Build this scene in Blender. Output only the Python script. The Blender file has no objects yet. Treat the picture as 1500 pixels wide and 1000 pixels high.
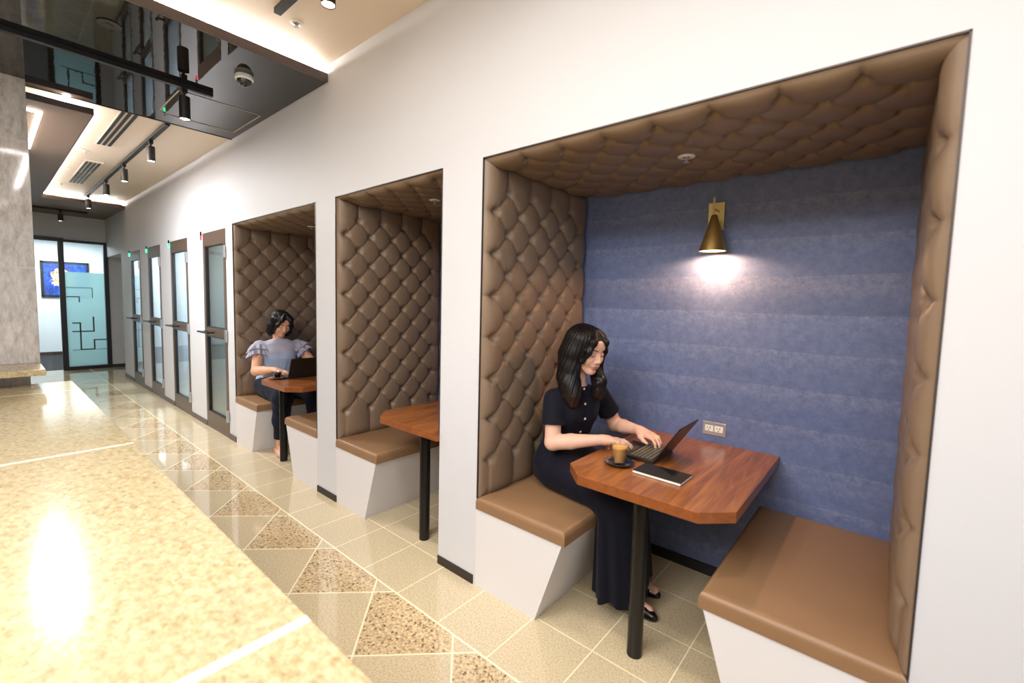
import bpy, bmesh, math, random
import numpy as np
from mathutils import Vector, Matrix
random.seed(7)
rng = np.random.default_rng(7)
PI = math.pi
SC = bpy.context.scene
COL = SC.collection

# ------------------------------------------------------------------ helpers
class MB:
    """collects shapes and links them as one mesh object"""
    def __init__(self):
        self.v = []; self.f = []; self.mi = []
    def add(self, vs, fs, mi=0):
        n = len(self.v)
        self.v += [tuple(map(float, p)) for p in vs]
        self.f += [tuple(n + i for i in f) for f in fs]
        self.mi += [mi] * len(fs)
        return self
    def box(self, x0, x1, y0, y1, z0, z1, mi=0):
        vs = [(x0,y0,z0),(x1,y0,z0),(x1,y1,z0),(x0,y1,z0),(x0,y0,z1),(x1,y0,z1),(x1,y1,z1),(x0,y1,z1)]
        return self.add(vs, [(0,3,2,1),(4,5,6,7),(0,1,5,4),(1,2,6,5),(2,3,7,6),(3,0,4,7)], mi)
    def prism(self, poly, lo, hi, axis='z', mi=0):
        n = len(poly)
        def pt(a, b, c):
            return {'z': (a,b,c), 'y': (a,c,b), 'x': (c,a,b)}[axis]
        vs = [pt(a,b,lo) for a,b in poly] + [pt(a,b,hi) for a,b in poly]
        fs = [tuple(range(n))[::-1], tuple(range(n,2*n))] + [(i,(i+1)%n,n+(i+1)%n,n+i) for i in range(n)]
        return self.add(vs, fs, mi)
    def lathe(self, prof, c=(0,0,0), n=40, mi=0, axis='z', cap=True):
        vs = []; fs = []
        m = len(prof)
        for r, h in prof:
            for k in range(n):
                a = 2*PI*k/n
                p = (r*math.cos(a), r*math.sin(a), h)
                if axis == 'y': p = (p[0], p[2], p[1])
                if axis == 'x': p = (p[2], p[0], p[1])
                vs.append((c[0]+p[0], c[1]+p[1], c[2]+p[2]))
        for i in range(m-1):
            for k in range(n):
                fs.append((i*n+k, i*n+(k+1)%n, (i+1)*n+(k+1)%n, (i+1)*n+k))
        if cap:
            fs.append(tuple(range(n))[::-1]); fs.append(tuple(range((m-1)*n, m*n)))
        return self.add(vs, fs, mi)
    def cyl(self, a, b, r, n=20, mi=0, r2=None):
        return self.tube([a, b], r, n, mi, r2)
    def tube(self, path, r, n=12, mi=0, r2=None):
        P = [Vector(p) for p in path]; m = len(P)
        rs = r if isinstance(r, (list, tuple)) else [r + ((r2 - r)*i/(m-1) if r2 is not None else 0) for i in range(m)]
        vs = []; fs = []; up = None
        for i in range(m):
            d = (P[min(i+1,m-1)] - P[max(i-1,0)]).normalized()
            if up is None:
                up = Vector((0,0,1)) if abs(d.z) < .9 else Vector((1,0,0))
            s = d.cross(up).normalized(); up = s.cross(d).normalized()
            for k in range(n):
                a = 2*PI*k/n
                vs.append(P[i] + (s*math.cos(a) + up*math.sin(a))*rs[i])
        for i in range(m-1):
            for k in range(n):
                fs.append((i*n+k, i*n+(k+1)%n, (i+1)*n+(k+1)%n, (i+1)*n+k))
        fs.append(tuple(range(n))[::-1]); fs.append(tuple(range((m-1)*n, m*n)))
        return self.add(vs, fs, mi)
    def grid(self, fn, nu, nv, mi=0, flip=False, closed_u=False):
        vs = [fn(i/(nu-1), j/(nv-1)) for j in range(nv) for i in range(nu)]
        fs = []
        for j in range(nv-1):
            for i in range(nu-1):
                q = (j*nu+i, j*nu+i+1, (j+1)*nu+i+1, (j+1)*nu+i)
                fs.append(q[::-1] if flip else q)
        return self.add(vs, fs, mi)
    def build(self, name, mats, parent=None, smooth=False, bevel=0, seg=2, angle=35, loc=None):
        me = bpy.data.meshes.new(name)
        off = loc or (0,0,0)
        vs = self.v if loc is None else [(a-off[0], b-off[1], c-off[2]) for a,b,c in self.v]
        me.from_pydata(vs, [], self.f)
        bm = bmesh.new(); bm.from_mesh(me)
        bmesh.ops.recalc_face_normals(bm, faces=bm.faces)
        bm.to_mesh(me); bm.free()
        if not isinstance(mats, (list, tuple)): mats = [mats]
        for m in mats: me.materials.append(m)
        me.polygons.foreach_set('material_index', self.mi)
        o = bpy.data.objects.new(name, me); COL.objects.link(o)
        if loc is not None: o.location = loc
        if parent is not None:
            o.parent = parent
            if loc is None:
                o.matrix_parent_inverse = base_matrix(parent).inverted()
        if smooth:
            me.polygons.foreach_set('use_smooth', [True]*len(me.polygons))
            if angle < 180: me.set_sharp_from_angle(angle=math.radians(angle))
        if bevel:
            b = o.modifiers.new('bevel', 'BEVEL'); b.width = bevel; b.segments = seg
            b.limit_method = 'ANGLE'; b.angle_limit = math.radians(40)
            me.polygons.foreach_set('use_smooth', [True]*len(me.polygons))
            b.harden_normals = True
        me.update()
        return o

def base_matrix(o):
    m = Matrix.LocRotScale(o.location, o.rotation_euler, o.scale)
    if o.parent is not None:
        m = base_matrix(o.parent) @ o.matrix_parent_inverse @ m
    return m

def np_mesh(name, V, F, mats, parent=None, mi=None, smooth=True):
    me = bpy.data.meshes.new(name)
    V = np.asarray(V, np.float32); F = np.asarray(F, np.int32)
    me.vertices.add(len(V)); me.vertices.foreach_set('co', V.ravel())
    k = F.shape[1]
    me.loops.add(F.size); me.loops.foreach_set('vertex_index', F.ravel())
    me.polygons.add(len(F)); me.polygons.foreach_set('loop_start', np.arange(len(F), dtype=np.int32)*k)
    if not isinstance(mats, (list, tuple)): mats = [mats]
    for m in mats: me.materials.append(m)
    if mi is not None: me.polygons.foreach_set('material_index', np.asarray(mi, np.int32))
    me.update(calc_edges=True)
    if smooth: me.polygons.foreach_set('use_smooth', np.ones(len(F), bool))
    me.validate()
    o = bpy.data.objects.new(name, me); COL.objects.link(o)
    if parent is not None:
        o.parent = parent; o.matrix_parent_inverse = base_matrix(parent).inverted()
    return o

def tag(o, label=None, cat=None, group=None, kind=None):
    if label: o['label'] = label
    if cat: o['category'] = cat
    if group: o['group'] = group
    if kind: o['kind'] = kind
    return o
def empty(name, loc, label, cat, group=None, rz=0):
    o = bpy.data.objects.new(name, None); COL.objects.link(o)
    o.location = loc; o.rotation_euler = (0,0,rz); o.empty_display_size = .1
    return tag(o, label, cat, group)
def struct(o):
    o['kind'] = 'structure'; return o

# ------------------------------------------------------------------ materials
def lin(c):
    return tuple(((x/255)/12.92 if x/255 <= .04045 else ((x/255+.055)/1.055)**2.4) for x in c) + (1,)
class NT:
    def __init__(self, name):
        self.m = bpy.data.materials.new(name); self.m.use_nodes = True
        self.t = self.m.node_tree; self.t.nodes.clear()
        self.out = self.n('ShaderNodeOutputMaterial')
    def n(self, typ, **kw):
        x = self.t.nodes.new(typ)
        for k, v in kw.items():
            if k in ('operation','blend_type','data_type','feature','distance','noise_dimensions','voronoi_dimensions','wave_type','bands_direction','wave_profile'):
                setattr(x, k, v)
        for k, v in kw.items():
            if k.startswith('i_'):
                key = k[2:]
                key = int(key) if key.isdigit() else key
                self.set(x.inputs[key], v)
        return x
    def set(self, sock, v):
        if hasattr(v, 'outputs'): v = v.outputs[0]
        if isinstance(v, bpy.types.NodeSocket): self.t.links.new(v, sock)
        else: sock.default_value = v
    def math(self, op, a, b=None, c=None):
        x = self.n('ShaderNodeMath', operation=op)
        for i, v in enumerate((a, b, c)):
            if v is not None: self.set(x.inputs[i], v)
        return x.outputs[0]
    def mix(self, fac, a, b, blend='MIX'):
        x = self.n('ShaderNodeMix', data_type='RGBA', blend_type=blend)
        self.set(x.inputs[0], fac); self.set(x.inputs[6], a); self.set(x.inputs[7], b)
        return x.outputs[2]
    def pos(self, scale=(1,1,1), rot=(0,0,0), generated=False):
        tc = self.n('ShaderNodeTexCoord'); mp = self.n('ShaderNodeMapping')
        self.t.links.new(tc.outputs['Object'], mp.inputs[0])
        mp.inputs['Scale'].default_value = scale; mp.inputs['Rotation'].default_value = rot
        return mp.outputs[0]
    def sep(self, v):
        x = self.n('ShaderNodeSeparateXYZ'); self.t.links.new(v, x.inputs[0]); return x.outputs
    def noise(self, v, scale, detail=4, rough=.5, dist=0):
        x = self.n('ShaderNodeTexNoise'); self.t.links.new(v, x.inputs['Vector'])
        x.inputs['Scale'].default_value = scale; x.inputs['Detail'].default_value = detail
        x.inputs['Roughness'].default_value = rough; x.inputs['Distortion'].default_value = dist
        return x.outputs['Fac']
    def voro(self, v, scale, feature='F1', out='Distance', rand=1):
        x = self.n('ShaderNodeTexVoronoi', feature=feature); self.t.links.new(v, x.inputs['Vector'])
        x.inputs['Scale'].default_value = scale; x.inputs['Randomness'].default_value = rand
        return x.outputs[out]
    def ramp(self, fac, *stops):
        x = self.n('ShaderNodeValToRGB'); self.set(x.inputs[0], fac)
        e = x.color_ramp.elements
        while len(e) < len(stops): e.new(.5)
        for el, (p, c) in zip(e, stops):
            el.position = p; el.color = c if len(c) == 4 else lin(c)
        return x.outputs[0]
    def bump(self, h, strength=.2, dist=.01):
        x = self.n('ShaderNodeBump'); self.set(x.inputs['Height'], h)
        x.inputs['Strength'].default_value = strength; x.inputs['Distance'].default_value = dist
        return x.outputs[0]
    def bsdf(self, color, rough=.5, metal=0, normal=None, spec=.5, coat=0, sheen=0, emis=None, estr=0, sub=0, trans=0, ior=1.5, coatr=.05):
        b = self.n('ShaderNodeBsdfPrincipled')
        self.set(b.inputs['Base Color'], color if not (isinstance(color, tuple) and len(color) == 3) else lin(color))
        self.set(b.inputs['Roughness'], rough); self.set(b.inputs['Metallic'], metal)
        b.inputs['Specular IOR Level'].default_value = spec; b.inputs['IOR'].default_value = ior
        b.inputs['Coat Weight'].default_value = coat; b.inputs['Coat Roughness'].default_value = coatr
        b.inputs['Sheen Weight'].default_value = sheen
        b.inputs['Transmission Weight'].default_value = trans
        if sub:
            b.inputs['Subsurface Weight'].default_value = sub
            b.inputs['Subsurface Radius'].default_value = (.012,.005,.003)
            b.inputs['Subsurface Scale'].default_value = 1
        if normal is not None: self.set(b.inputs['Normal'], normal)
        if emis is not None:
            b.inputs['Emission Color'].default_value = emis if len(emis) == 4 else lin(emis)
            b.inputs['Emission Strength'].default_value = estr
        self.t.links.new(b.outputs[0], self.out.inputs[0])
        return self.m
def plain(name, c, rough=.5, metal=0, **kw):
    return NT(name).bsdf(c, rough, metal, **kw)
def emit(name, c, s):
    t = NT(name); e = t.n('ShaderNodeEmission')
    e.inputs[0].default_value = lin(c); e.inputs[1].default_value = s
    t.t.links.new(e.outputs[0], t.out.inputs[0]); return t.m

def m_wall(name, c):
    t = NT(name); p = t.pos()
    n = t.noise(p, 900, 2, .6)
    return t.bsdf(c, .55, normal=t.bump(n, .06, .002))
def m_leather(name, c, c2):
    t = NT(name); p = t.pos()
    n1 = t.noise(p, 9, 4, .6); v = t.voro(p, 420)
    n2 = t.noise(p, 160, 3, .6)
    col = t.mix(n1, lin(c), lin(c2))
    h = t.math('ADD', t.math('MULTIPLY', v, .6), t.math('MULTIPLY', n2, .5))
    return t.bsdf(col, .42, normal=t.bump(h, .14, .002), spec=.42)
def m_wood(name, dark, mid, light):
    t = NT(name)
    p = t.pos((1,1,1)); 
    # boards run across the table (grain along y), plank to plank variation along x
    x = t.sep(p)
    plank = t.math('FLOOR', t.math('MULTIPLY', t.math('ADD', x[0], t.math('MULTIPLY', t.noise(t.pos((0,.9,0)), 2, 1), .03)), 9.0))
    wn = t.n('ShaderNodeTexWhiteNoise', noise_dimensions='1D'); t.set(wn.inputs['W'], plank)
    shift = t.n('ShaderNodeCombineXYZ'); t.set(shift.inputs[2], t.math('MULTIPLY', wn.outputs[0], 7.0)); t.set(shift.inputs[1], t.math('MULTIPLY', wn.outputs[0], 3.0))
    va = t.n('ShaderNodeVectorMath', operation='ADD'); t.set(va.inputs[0], t.pos((26,2.2,26))); t.set(va.inputs[1], shift.outputs[0])
    n1 = t.noise(va.outputs[0], 1.0, 6, .62, 1.4)
    n2 = t.noise(t.pos((420,14,420)), 1, 3, .6)
    col = t.ramp(n1, (.32, dark), (.5, mid), (.68, light))
    col = t.mix(t.math('MULTIPLY', n2, .38), col, lin(dark))
    col = t.mix(t.math('MULTIPLY', wn.outputs[0], .35), col, lin(light))
    return t.bsdf(col, .3, normal=t.bump(n2, .05, .001), coat=.12, coatr=.25)

M = {}
M['wall'] = m_wall('white_paint', (203,204,209))
M['base_white'] = m_wall('white_laminate', (214,212,214))
M['ceil'] = m_wall('ceiling_paint', (224,208,190))
M['leather'] = m_leather('taupe_leather', (131,110,90), (119,99,81))
M['seat_leather'] = m_leather('tan_leather', (140,108,78), (131,100,71))
M['wood'] = m_wood('walnut_top', (88,46,22), (138,79,38), (176,112,58))
M['woodedge'] = m_wood('walnut_edge', (116,62,30), (134,75,38), (150,88,46))
M['black'] = plain('black_metal', (22,21,21), .42, spec=.4)
M['leg'] = plain('black_steel', (24,22,21), .28, metal=.3)
M['trim'] = plain('dark_trim', (70,62,60), .4, metal=.4)
M['bb'] = plain('dark_baseboard', (44,34,30), .5)
M['doorframe'] = plain('bronze_frame', (98,80,68), .38, metal=.35)
M['doorbb'] = plain('bronze_baseboard', (96,82,74), .4, metal=.3)
M['chrome'] = plain('steel', (196,196,200), .3, metal=.7)
M['silver'] = plain('satin_silver', (190,190,194), .35, metal=.9)
M['brass'] = plain('brass', (206,172,104), .38, metal=.9)
M['brass_light'] = plain('pale_brass', (214,200,140), .45, metal=.7)
M['led'] = emit('led_white', (255,244,228), 14)
M['cove'] = emit('cove_led', (255,246,236), 190)
M['lamp'] = emit('lamp_disc', (255,226,190), 30)
M['green'] = emit('green_led', (60,255,150), 5)
M['red'] = emit('red_led', (255,60,70), 4)
M['white_plastic'] = plain('white_plastic', (238,236,230), .3)
M['black_plastic'] = plain('black_plastic', (18,18,20), .35)
M['keys'] = plain('key_lit_olive', (100,96,80), .4)  # light reflected off the dark keys is put into this paler colour
M['paper'] = plain('paper', (236,232,222), .7)
M['notebook'] = plain('notebook_black', (16,16,18), .55)
M['porcelain_black'] = plain('black_glaze', (16,16,20), .12, coat=.5)
M['frameblack'] = plain('frame_black', (20,20,22), .4)
M['wood_brown'] = plain('brown_laminate', (98,64,48), .45)
M['grey_soffit'] = plain('grey_soffit', (112,95,82), .5, spec=.2)
M['lips'] = plain('lips', (200,126,116), .42)
M['dome'] = plain('dome_smoke', (30,32,36), .05, coat=.6)

def m_glass(name, tint=(1,1,1,1), amount=1.0):
    t = NT(name)
    tr = t.n('ShaderNodeBsdfTransparent'); tr.inputs[0].default_value = tint
    gl = t.n('ShaderNodeBsdfGlossy'); gl.inputs['Roughness'].default_value = .01
    fr = t.n('ShaderNodeLayerWeight'); fr.inputs[0].default_value = .5
    mx = t.n('ShaderNodeMixShader')
    t.set(mx.inputs[0], t.math('MULTIPLY', t.math('ADD', .04, t.math('MULTIPLY', t.math('POWER', fr.outputs['Facing'], 4.0), .75)), amount))
    t.t.links.new(tr.outputs[0], mx.inputs[1]); t.t.links.new(gl.outputs[0], mx.inputs[2])
    t.t.links.new(mx.outputs[0], t.out.inputs[0]); return t.m
M['glass'] = m_glass('pane_glass', (.9,.95,.94,1))
M['cupglass'] = m_glass('cup_glass', (.95,.95,.94,1), 1.6)
M['coffee'] = plain('latte', (206,154,88), .35)
M['foam'] = plain('latte_foam', (232,176,90), .4)
M['darkcoffee'] = plain('black_coffee', (30,16,10), .1)
def m_frost():
    t = NT('frosted_film')
    tr = t.n('ShaderNodeBsdfTranslucent'); tr.inputs[0].default_value = lin((214,240,244))
    df = t.n('ShaderNodeBsdfPrincipled'); df.inputs['Base Color'].default_value = lin((206,236,240)); df.inputs['Roughness'].default_value = .25
    ts = t.n('ShaderNodeBsdfTransparent'); ts.inputs[0].default_value = lin((222,244,244))
    a = t.n('ShaderNodeMixShader'); a.inputs[0].default_value = .5
    t.t.links.new(tr.outputs[0], a.inputs[1]); t.t.links.new(df.outputs[0], a.inputs[2])
    b = t.n('ShaderNodeMixShader'); b.inputs[0].default_value = .3
    t.t.links.new(a.outputs[0], b.inputs[1]); t.t.links.new(ts.outputs[0], b.inputs[2])
    t.t.links.new(b.outputs[0], t.out.inputs[0]); return t.m
M['frost'] = m_frost()

def m_gloss():
    t = NT('gloss_black_panel')
    n = t.noise(t.pos((3,14,1)), 3, 3, .5)
    return t.bsdf((26,23,22), .012, spec=.5, coat=.12, coatr=.004, normal=t.bump(n, .02, .004), ior=1.5)
M['gloss'] = m_gloss()

def m_marble():
    t = NT('grey_marble'); p = t.pos((1,1,1), (.7,0,0))
    v = t.noise(t.pos((1,3.5,1.2), (.75,0,0)), 9.0, 8, .72, .25)
    v2 = t.noise(t.pos((1,5,1.4), (.75,0,0)), 2.4, 8, .72, .6)
    col = t.ramp(v, (.28, (150,144,140)), (.44, (182,176,172)), (.62, (204,200,196)))
    col = t.mix(t.ramp(v2, (.44,(0,0,0)), (.5,(120,120,120)), (.55,(0,0,0))), col, lin((138,130,124)))
    z = t.sep(t.pos())
    seam = t.math('LESS_THAN', t.math('ABSOLUTE', t.math('SUBTRACT', t.math('FRACT', t.math('DIVIDE', t.math('SUBTRACT', z[2], .30), .86)), .5)), .0045)
    col = t.mix(seam, col, lin((196,190,184)))
    return t.bsdf(col, .06, spec=.5)
M['marble'] = m_marble()

def m_counter():
    t = NT('cream_stone'); p = t.pos()
    n1 = t.noise(t.pos((1,1.3,1)), 48, 5, .68, .5); n2 = t.noise(p, 7, 4, .6, .6)
    v = t.voro(t.pos((1,1.6,1)), 120)
    col = t.ramp(n1, (.28, (128,108,74)), (.44, (172,156,118)), (.64, (192,180,148)))
    col = t.mix(t.ramp(n2, (.35,(150,150,150)), (.6,(20,20,20))), col, lin((174,160,132)))
    x = t.sep(p)
    j = t.math('LESS_THAN', t.math('ABSOLUTE', t.math('SUBTRACT', t.math('FRACT', t.math('DIVIDE', t.math('ADD', x[0], 50*1.572+.838+.786), 1.572)), .5)), .0075)
    col = t.mix(j, col, lin((222,216,202)))
    return t.bsdf(col, .15, normal=t.bump(n1, .05, .001), spec=.14)
M['counter'] = m_counter()

def m_floor():
    t = NT('stone_floor'); p = t.pos(); X = t.sep(p)
    x, y = X[0], X[1]
    def line(val, period, off, w):
        fr = t.math('FRACT', t.math('DIVIDE', t.math('ADD', val, off), period))
        d = t.math('MULTIPLY', t.math('SUBTRACT', .5, t.math('ABSOLUTE', t.math('SUBTRACT', fr, .5))), period)
        return t.math('LESS_THAN', d, w)
    band = t.math('LESS_THAN', y, -.305)
    gx = line(x, .30, 1.152 + 60, .0026)
    gy = t.math('MAXIMUM', line(y, .297, -.018 + 30*.297, .0026), 0)
    edge = t.math('LESS_THAN', t.math('ABSOLUTE', t.math('ADD', y, .305)), .0045)
    gx2 = t.math('MULTIPLY', t.math('MAXIMUM', gx, t.math('MULTIPLY', gy, t.math('GREATER_THAN', y, -.1))), t.math('SUBTRACT', 1, band))
    a = t.math('DIVIDE', t.math('ADD', x, 1.559), .574)
    b = t.math('DIVIDE', t.math('ADD', y, .655), .556)
    P = t.math('ADD', a, b); Q = t.math('SUBTRACT', a, b)
    def near(v):
        return t.math('LESS_THAN', t.math('SUBTRACT', .5, t.math('ABSOLUTE', t.math('SUBTRACT', t.math('FRACT', t.math('ADD', v, 100)), .5))), .0095)
    dg = t.math('MULTIPLY', t.math('MAXIMUM', near(P), near(Q)), band)
    grout = t.math('MAXIMUM', t.math('MAXIMUM', gx2, edge), dg)
    dif = t.math('SUBTRACT', t.math('FLOOR', P), t.math('FLOOR', Q))
    odd = t.math('MULTIPLY', t.math('GREATER_THAN', t.math('ABSOLUTE', t.math('MODULO', t.math('ADD', dif, 40), 2)), .5), band)
    # pale granite
    n1 = t.noise(p, 130, 5, .78); n2 = t.noise(p, 5, 3, .5)
    pale = t.ramp(n1, (.3, (128,110,82)), (.48, (190,174,144)), (.68, (214,204,182)))
    tile = t.n('ShaderNodeTexWhiteNoise', noise_dimensions='2D')
    cv = t.n('ShaderNodeCombineXYZ'); t.set(cv.inputs[0], t.math('FLOOR', t.math('DIVIDE', t.math('ADD', x, 61.152), .30))); t.set(cv.inputs[1], t.math('FLOOR', t.math('DIVIDE', t.math('ADD', y, 8.892), .297)))
    t.set(tile.inputs['Vector'], cv.outputs[0])
    pale = t.mix(t.math('MULTIPLY', tile.outputs[0], .16), pale, lin((196,176,132)))
    pale = t.mix(t.math('MULTIPLY', n2, .25), pale, lin((214,194,150)))
    # dark speckled granite of the triangles
    v1 = t.voro(p, 110, out='Color'); vs = t.sep(v1)
    m1 = t.noise(p, 80, 5, .78, .5)
    gr = t.ramp(m1, (.28, (104,86,74)), (.38, (166,142,114)), (.5, (198,174,134)), (.64, (224,208,172)))
    gr = t.mix(t.math('MULTIPLY', t.math('GREATER_THAN', vs[0], .80), .45), gr, lin((124,100,84)))
    gr = t.mix(t.math('MULTIPLY', t.math('LESS_THAN', vs[1], .06), .75), gr, lin((56,44,40)))
    col = t.mix(odd, pale, gr)
    col = t.mix(grout, col, lin((238,226,192)))
    return t.bsdf(col, t.math('ADD', .07, t.math('MULTIPLY', grout, .1)), spec=.62, coat=.35, coatr=.03)
M['floor'] = m_floor()

def m_blue():
    t = NT('blue_plaster'); p = t.pos(); X = t.sep(p)
    wob = t.noise(t.pos((1.4,1,2)), 1.3, 3, .5)
    zz = t.math('ADD', X[2], t.math('MULTIPLY', wob, .03))
    nb = t.noise(t.pos((.25,.25,5.5)), 1.0, 2, .5)
    saw = t.math('FRACT', t.math('MULTIPLY', zz, 5.6))
    band = t.math('ADD', t.math('MULTIPLY', saw, .22), t.math('MULTIPLY', nb, .78))
    col = t.ramp(band, (.15, (100,115,160)), (.5, (114,128,170)), (.85, (140,148,184)))
    n1 = t.noise(p, 22, 8, .75); 
    col = t.mix(t.ramp(n1, (.38,(0,0,0)), (.62,(220,220,220))), col, lin((84,98,140)))
    n2 = t.noise(t.pos((1,1,1.3)), 60, 8, .85, .1)
    fl = t.math('MULTIPLY', t.ramp(n2, (.50,(0,0,0)), (.72,(190,190,190))), t.math('ADD', .2, t.math('MULTIPLY', t.math('POWER', saw, 3.0), .8)))
    col = t.mix(fl, col, lin((190,192,208)))
    col = t.mix(t.math('MULTIPLY', t.noise(p, 300, 2, .6), .3), col, lin((76,88,118)))
    return t.bsdf(col, .5, normal=t.bump(t.noise(p, 240, 4, .7), .25, .002), spec=.35)
M['blue'] = m_blue()

def m_carpet():
    t = NT('dark_carpet'); X = t.sep(t.pos())
    s = t.math('GREATER_THAN', t.math('FRACT', t.math('MULTIPLY', X[1], 16)), .5)
    col = t.mix(s, lin((12,12,15)), lin((26,27,33)))
    return t.bsdf(col, .95)
M['carpet'] = m_carpet()

def m_art():
    t = NT('abstract_paint'); p = t.pos(); X = t.sep(p)
    n = t.noise(p, 7, 4, .6); c = t.noise(t.pos(), 26, 4, .8)
    d = t.n('ShaderNodeVectorMath', operation='DISTANCE'); t.set(d.inputs[0], p); d.inputs[1].default_value = (-14.37,-.37,1.74)
    r = t.math('ADD', d.outputs['Value'], t.math('MULTIPLY', t.math('SUBTRACT', n, .5), .35))
    blob = t.math('LESS_THAN', r, .20)
    mot = t.ramp(c, (.38,(40,44,70)), (.45,(206,128,52)), (.52,(246,238,214)), (.62,(220,170,90)), (.7,(250,248,240)))
    bl = t.ramp(t.noise(p, 9, 5, .7), (.35,(8,40,120)), (.6,(20,84,190)), (.75,(60,140,220)))
    sp = t.math('GREATER_THAN', t.noise(p, 34, 3, .8), .68)
    bl = t.mix(sp, bl, lin((220,214,190)))
    return t.bsdf(t.mix(blob, bl, mot), .5)
M['art'] = m_art()
M['office_wall'] = m_wall('office_paint', (232,236,240))
M['booth_wall'] = m_wall('booth_paint', (206,214,224))

def m_skin(name, a, b):
    t = NT(name); n = t.noise(t.pos(), 30, 4, .6)
    return t.bsdf(t.mix(n, lin(a), lin(b)), .46, sub=.12, spec=.35)
M['skin'] = m_skin('skin_fair', (226,184,162), (216,172,150))
M['skin2'] = m_skin('skin_warm', (226,176,146), (214,160,130))
def m_hair(name, a, b, tip, axis=(60,60,3)):
    t = NT(name); n = t.noise(t.pos(axis), 3, 4, .6)
    z = t.sep(t.pos())[2]
    g = t.math('MULTIPLY', t.math('SUBTRACT', 1.06, t.math('ADD', z, t.math('MULTIPLY', n, .05))), 8.0); g.node.use_clamp = True
    return t.bsdf(t.mix(g, t.mix(n, lin(a), lin(b)), lin(tip)), .38, normal=t.bump(n, .5, .004), spec=.3)
M['hair'] = m_hair('dark_hair', (12,10,11), (22,18,18), (46,29,24))
M['brow'] = plain('brow', (50,34,28), .7)
def m_cloth(name, a, b, sc=700):
    t = NT(name); n = t.noise(t.pos(), sc, 2, .6); n2 = t.noise(t.pos(), 14, 3, .5)
    return t.bsdf(t.mix(n2, lin(a), lin(b)), .82, normal=t.bump(n, .25, .001), sheen=.03, spec=.2)
M['navy'] = m_cloth('navy_cotton', (13,14,25), (19,20,33))
M['navy2'] = m_cloth('navy_twill', (16,20,34), (24,28,44))
def m_gingham():
    t = NT('blue_gingham'); X = t.sep(t.pos())
    def st(v): return t.math('GREATER_THAN', t.math('FRACT', t.math('MULTIPLY', v, 88)), .5)
    s = t.math('ADD', st(X[2]), st(t.math('ADD', X[1], t.math('MULTIPLY', X[0], .4))))
    col = t.ramp(t.math('MULTIPLY', s, .5), (0,(214,224,238)), (.5,(158,180,214)), (1,(108,138,188)))
    yoke = t.math('MULTIPLY', t.math('GREATER_THAN', X[2], .885), .55)
    col = t.mix(yoke, col, lin((176,158,160)))
    return t.bsdf(col, .8, sheen=.2, spec=.25)
M['gingham'] = m_gingham()
M['shoe_beige'] = plain('beige_leather', (206,160,142), .45)
M['shoe_black'] = plain('black_patent', (14,14,16), .2, coat=.4)
M['button'] = plain('pearl_button', (222,206,176), .25)
# ------------------------------------------------------------------ the setting
NZ = 2.11; ND = .909
NICHE = [(-1.518, .102), (-2.891, -1.804), (-4.803, -3.167)]
DOORS = [(-9.30, -8.64), (-8.15, -7.47), (-6.96, -6.25), (-5.68, -4.995)]
XF = -11.4
def solid_cols(openings, x0, x1, y0, y1, zt):
    mb = MB(); x = x0
    for a, b, h in sorted(openings):
        mb.box(x, a, y0, y1, 0, zt); mb.box(a, b, y0, y1, h, zt); x = b
    mb.box(x, x1, y0, y1, 0, zt); return mb
ops = [(a, b, NZ) for a, b in NICHE] + [(a, b, 2.085) for a, b in DOORS] + [(XF, -10.04, 2.1)]
w = MB(); cur = XF
for a, b, h in sorted(ops):
    if a > cur: w.box(cur, a, 0, .10, 0, 2.99)
    w.box(a, b, 0, .10, h, 2.99); cur = b
w.box(cur, 3.5, 0, .10, 0, 2.99)
struct(w.build('wall_right', M['wall']))
struct(MB().box(-11.5, 3.5, -5.0, 1.4, -.06, 0).build('floor', M['floor']))
struct(MB().box(-15, -11.5, -5.0, 2.5, -.06, 0).build('floor_carpet', M['carpet']))
# alcoves
for i, (a, b) in enumerate(NICHE):
    struct(MB().box(a-.03, a, .10, ND+.04, 0, NZ+.03).build('wall_alcove_left', M['wall']))
    struct(MB().box(b, b+.03, .10, ND+.04, 0, NZ+.03).build('wall_alcove_right', M['wall']))
    struct(MB().box(a, b, .10, ND+.04, NZ, NZ+.03).build('ceiling_alcove', M['wall']))
    struct(MB().box(a, b, ND, ND+.04, 0, NZ).build('wall_back', M['blue']))
    zb = .455 if i != 1 else .73
    t = MB(); e = .005
    t.box(a, a+e, -.003, .02, .455, NZ); t.box(b-e, b, -.003, .02, zb, NZ); t.box(a, b, -.003, .02, NZ-e, NZ)
    struct(t.build('trim_%d' % (i+1), M['trim']))
    struct(MB().box(a+.35, b-(.3 if i != 1 else 0), ND-.012, ND, 0, .055).build('baseboard_back', M['black']))
for a, b in ((-1.804, -1.533), (-3.167, -2.893)):
    struct(MB().box(a, b, -.006, 0, 0, .046).build('baseboard_pier', M['bb']))
prev = -10.04
segs = []
for a, b in DOORS: segs.append((prev, a)); prev = b
segs.append((prev, -4.81))
for a, b in segs: struct(MB().box(a, b, -.008, 0, 0, .055).build('baseboard_right', M['doorbb']))
# recess beside the far wall
r = MB(); r.box(XF-.1, -10.0, .8, .9, 0, 2.2); r.box(-10.04, -9.98, .10, .9, 0, 2.2); r.box(XF, -10.0, .10, .9, 2.1, 2.2)
struct(r.build('wall_recess', M['wall']))
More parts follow.
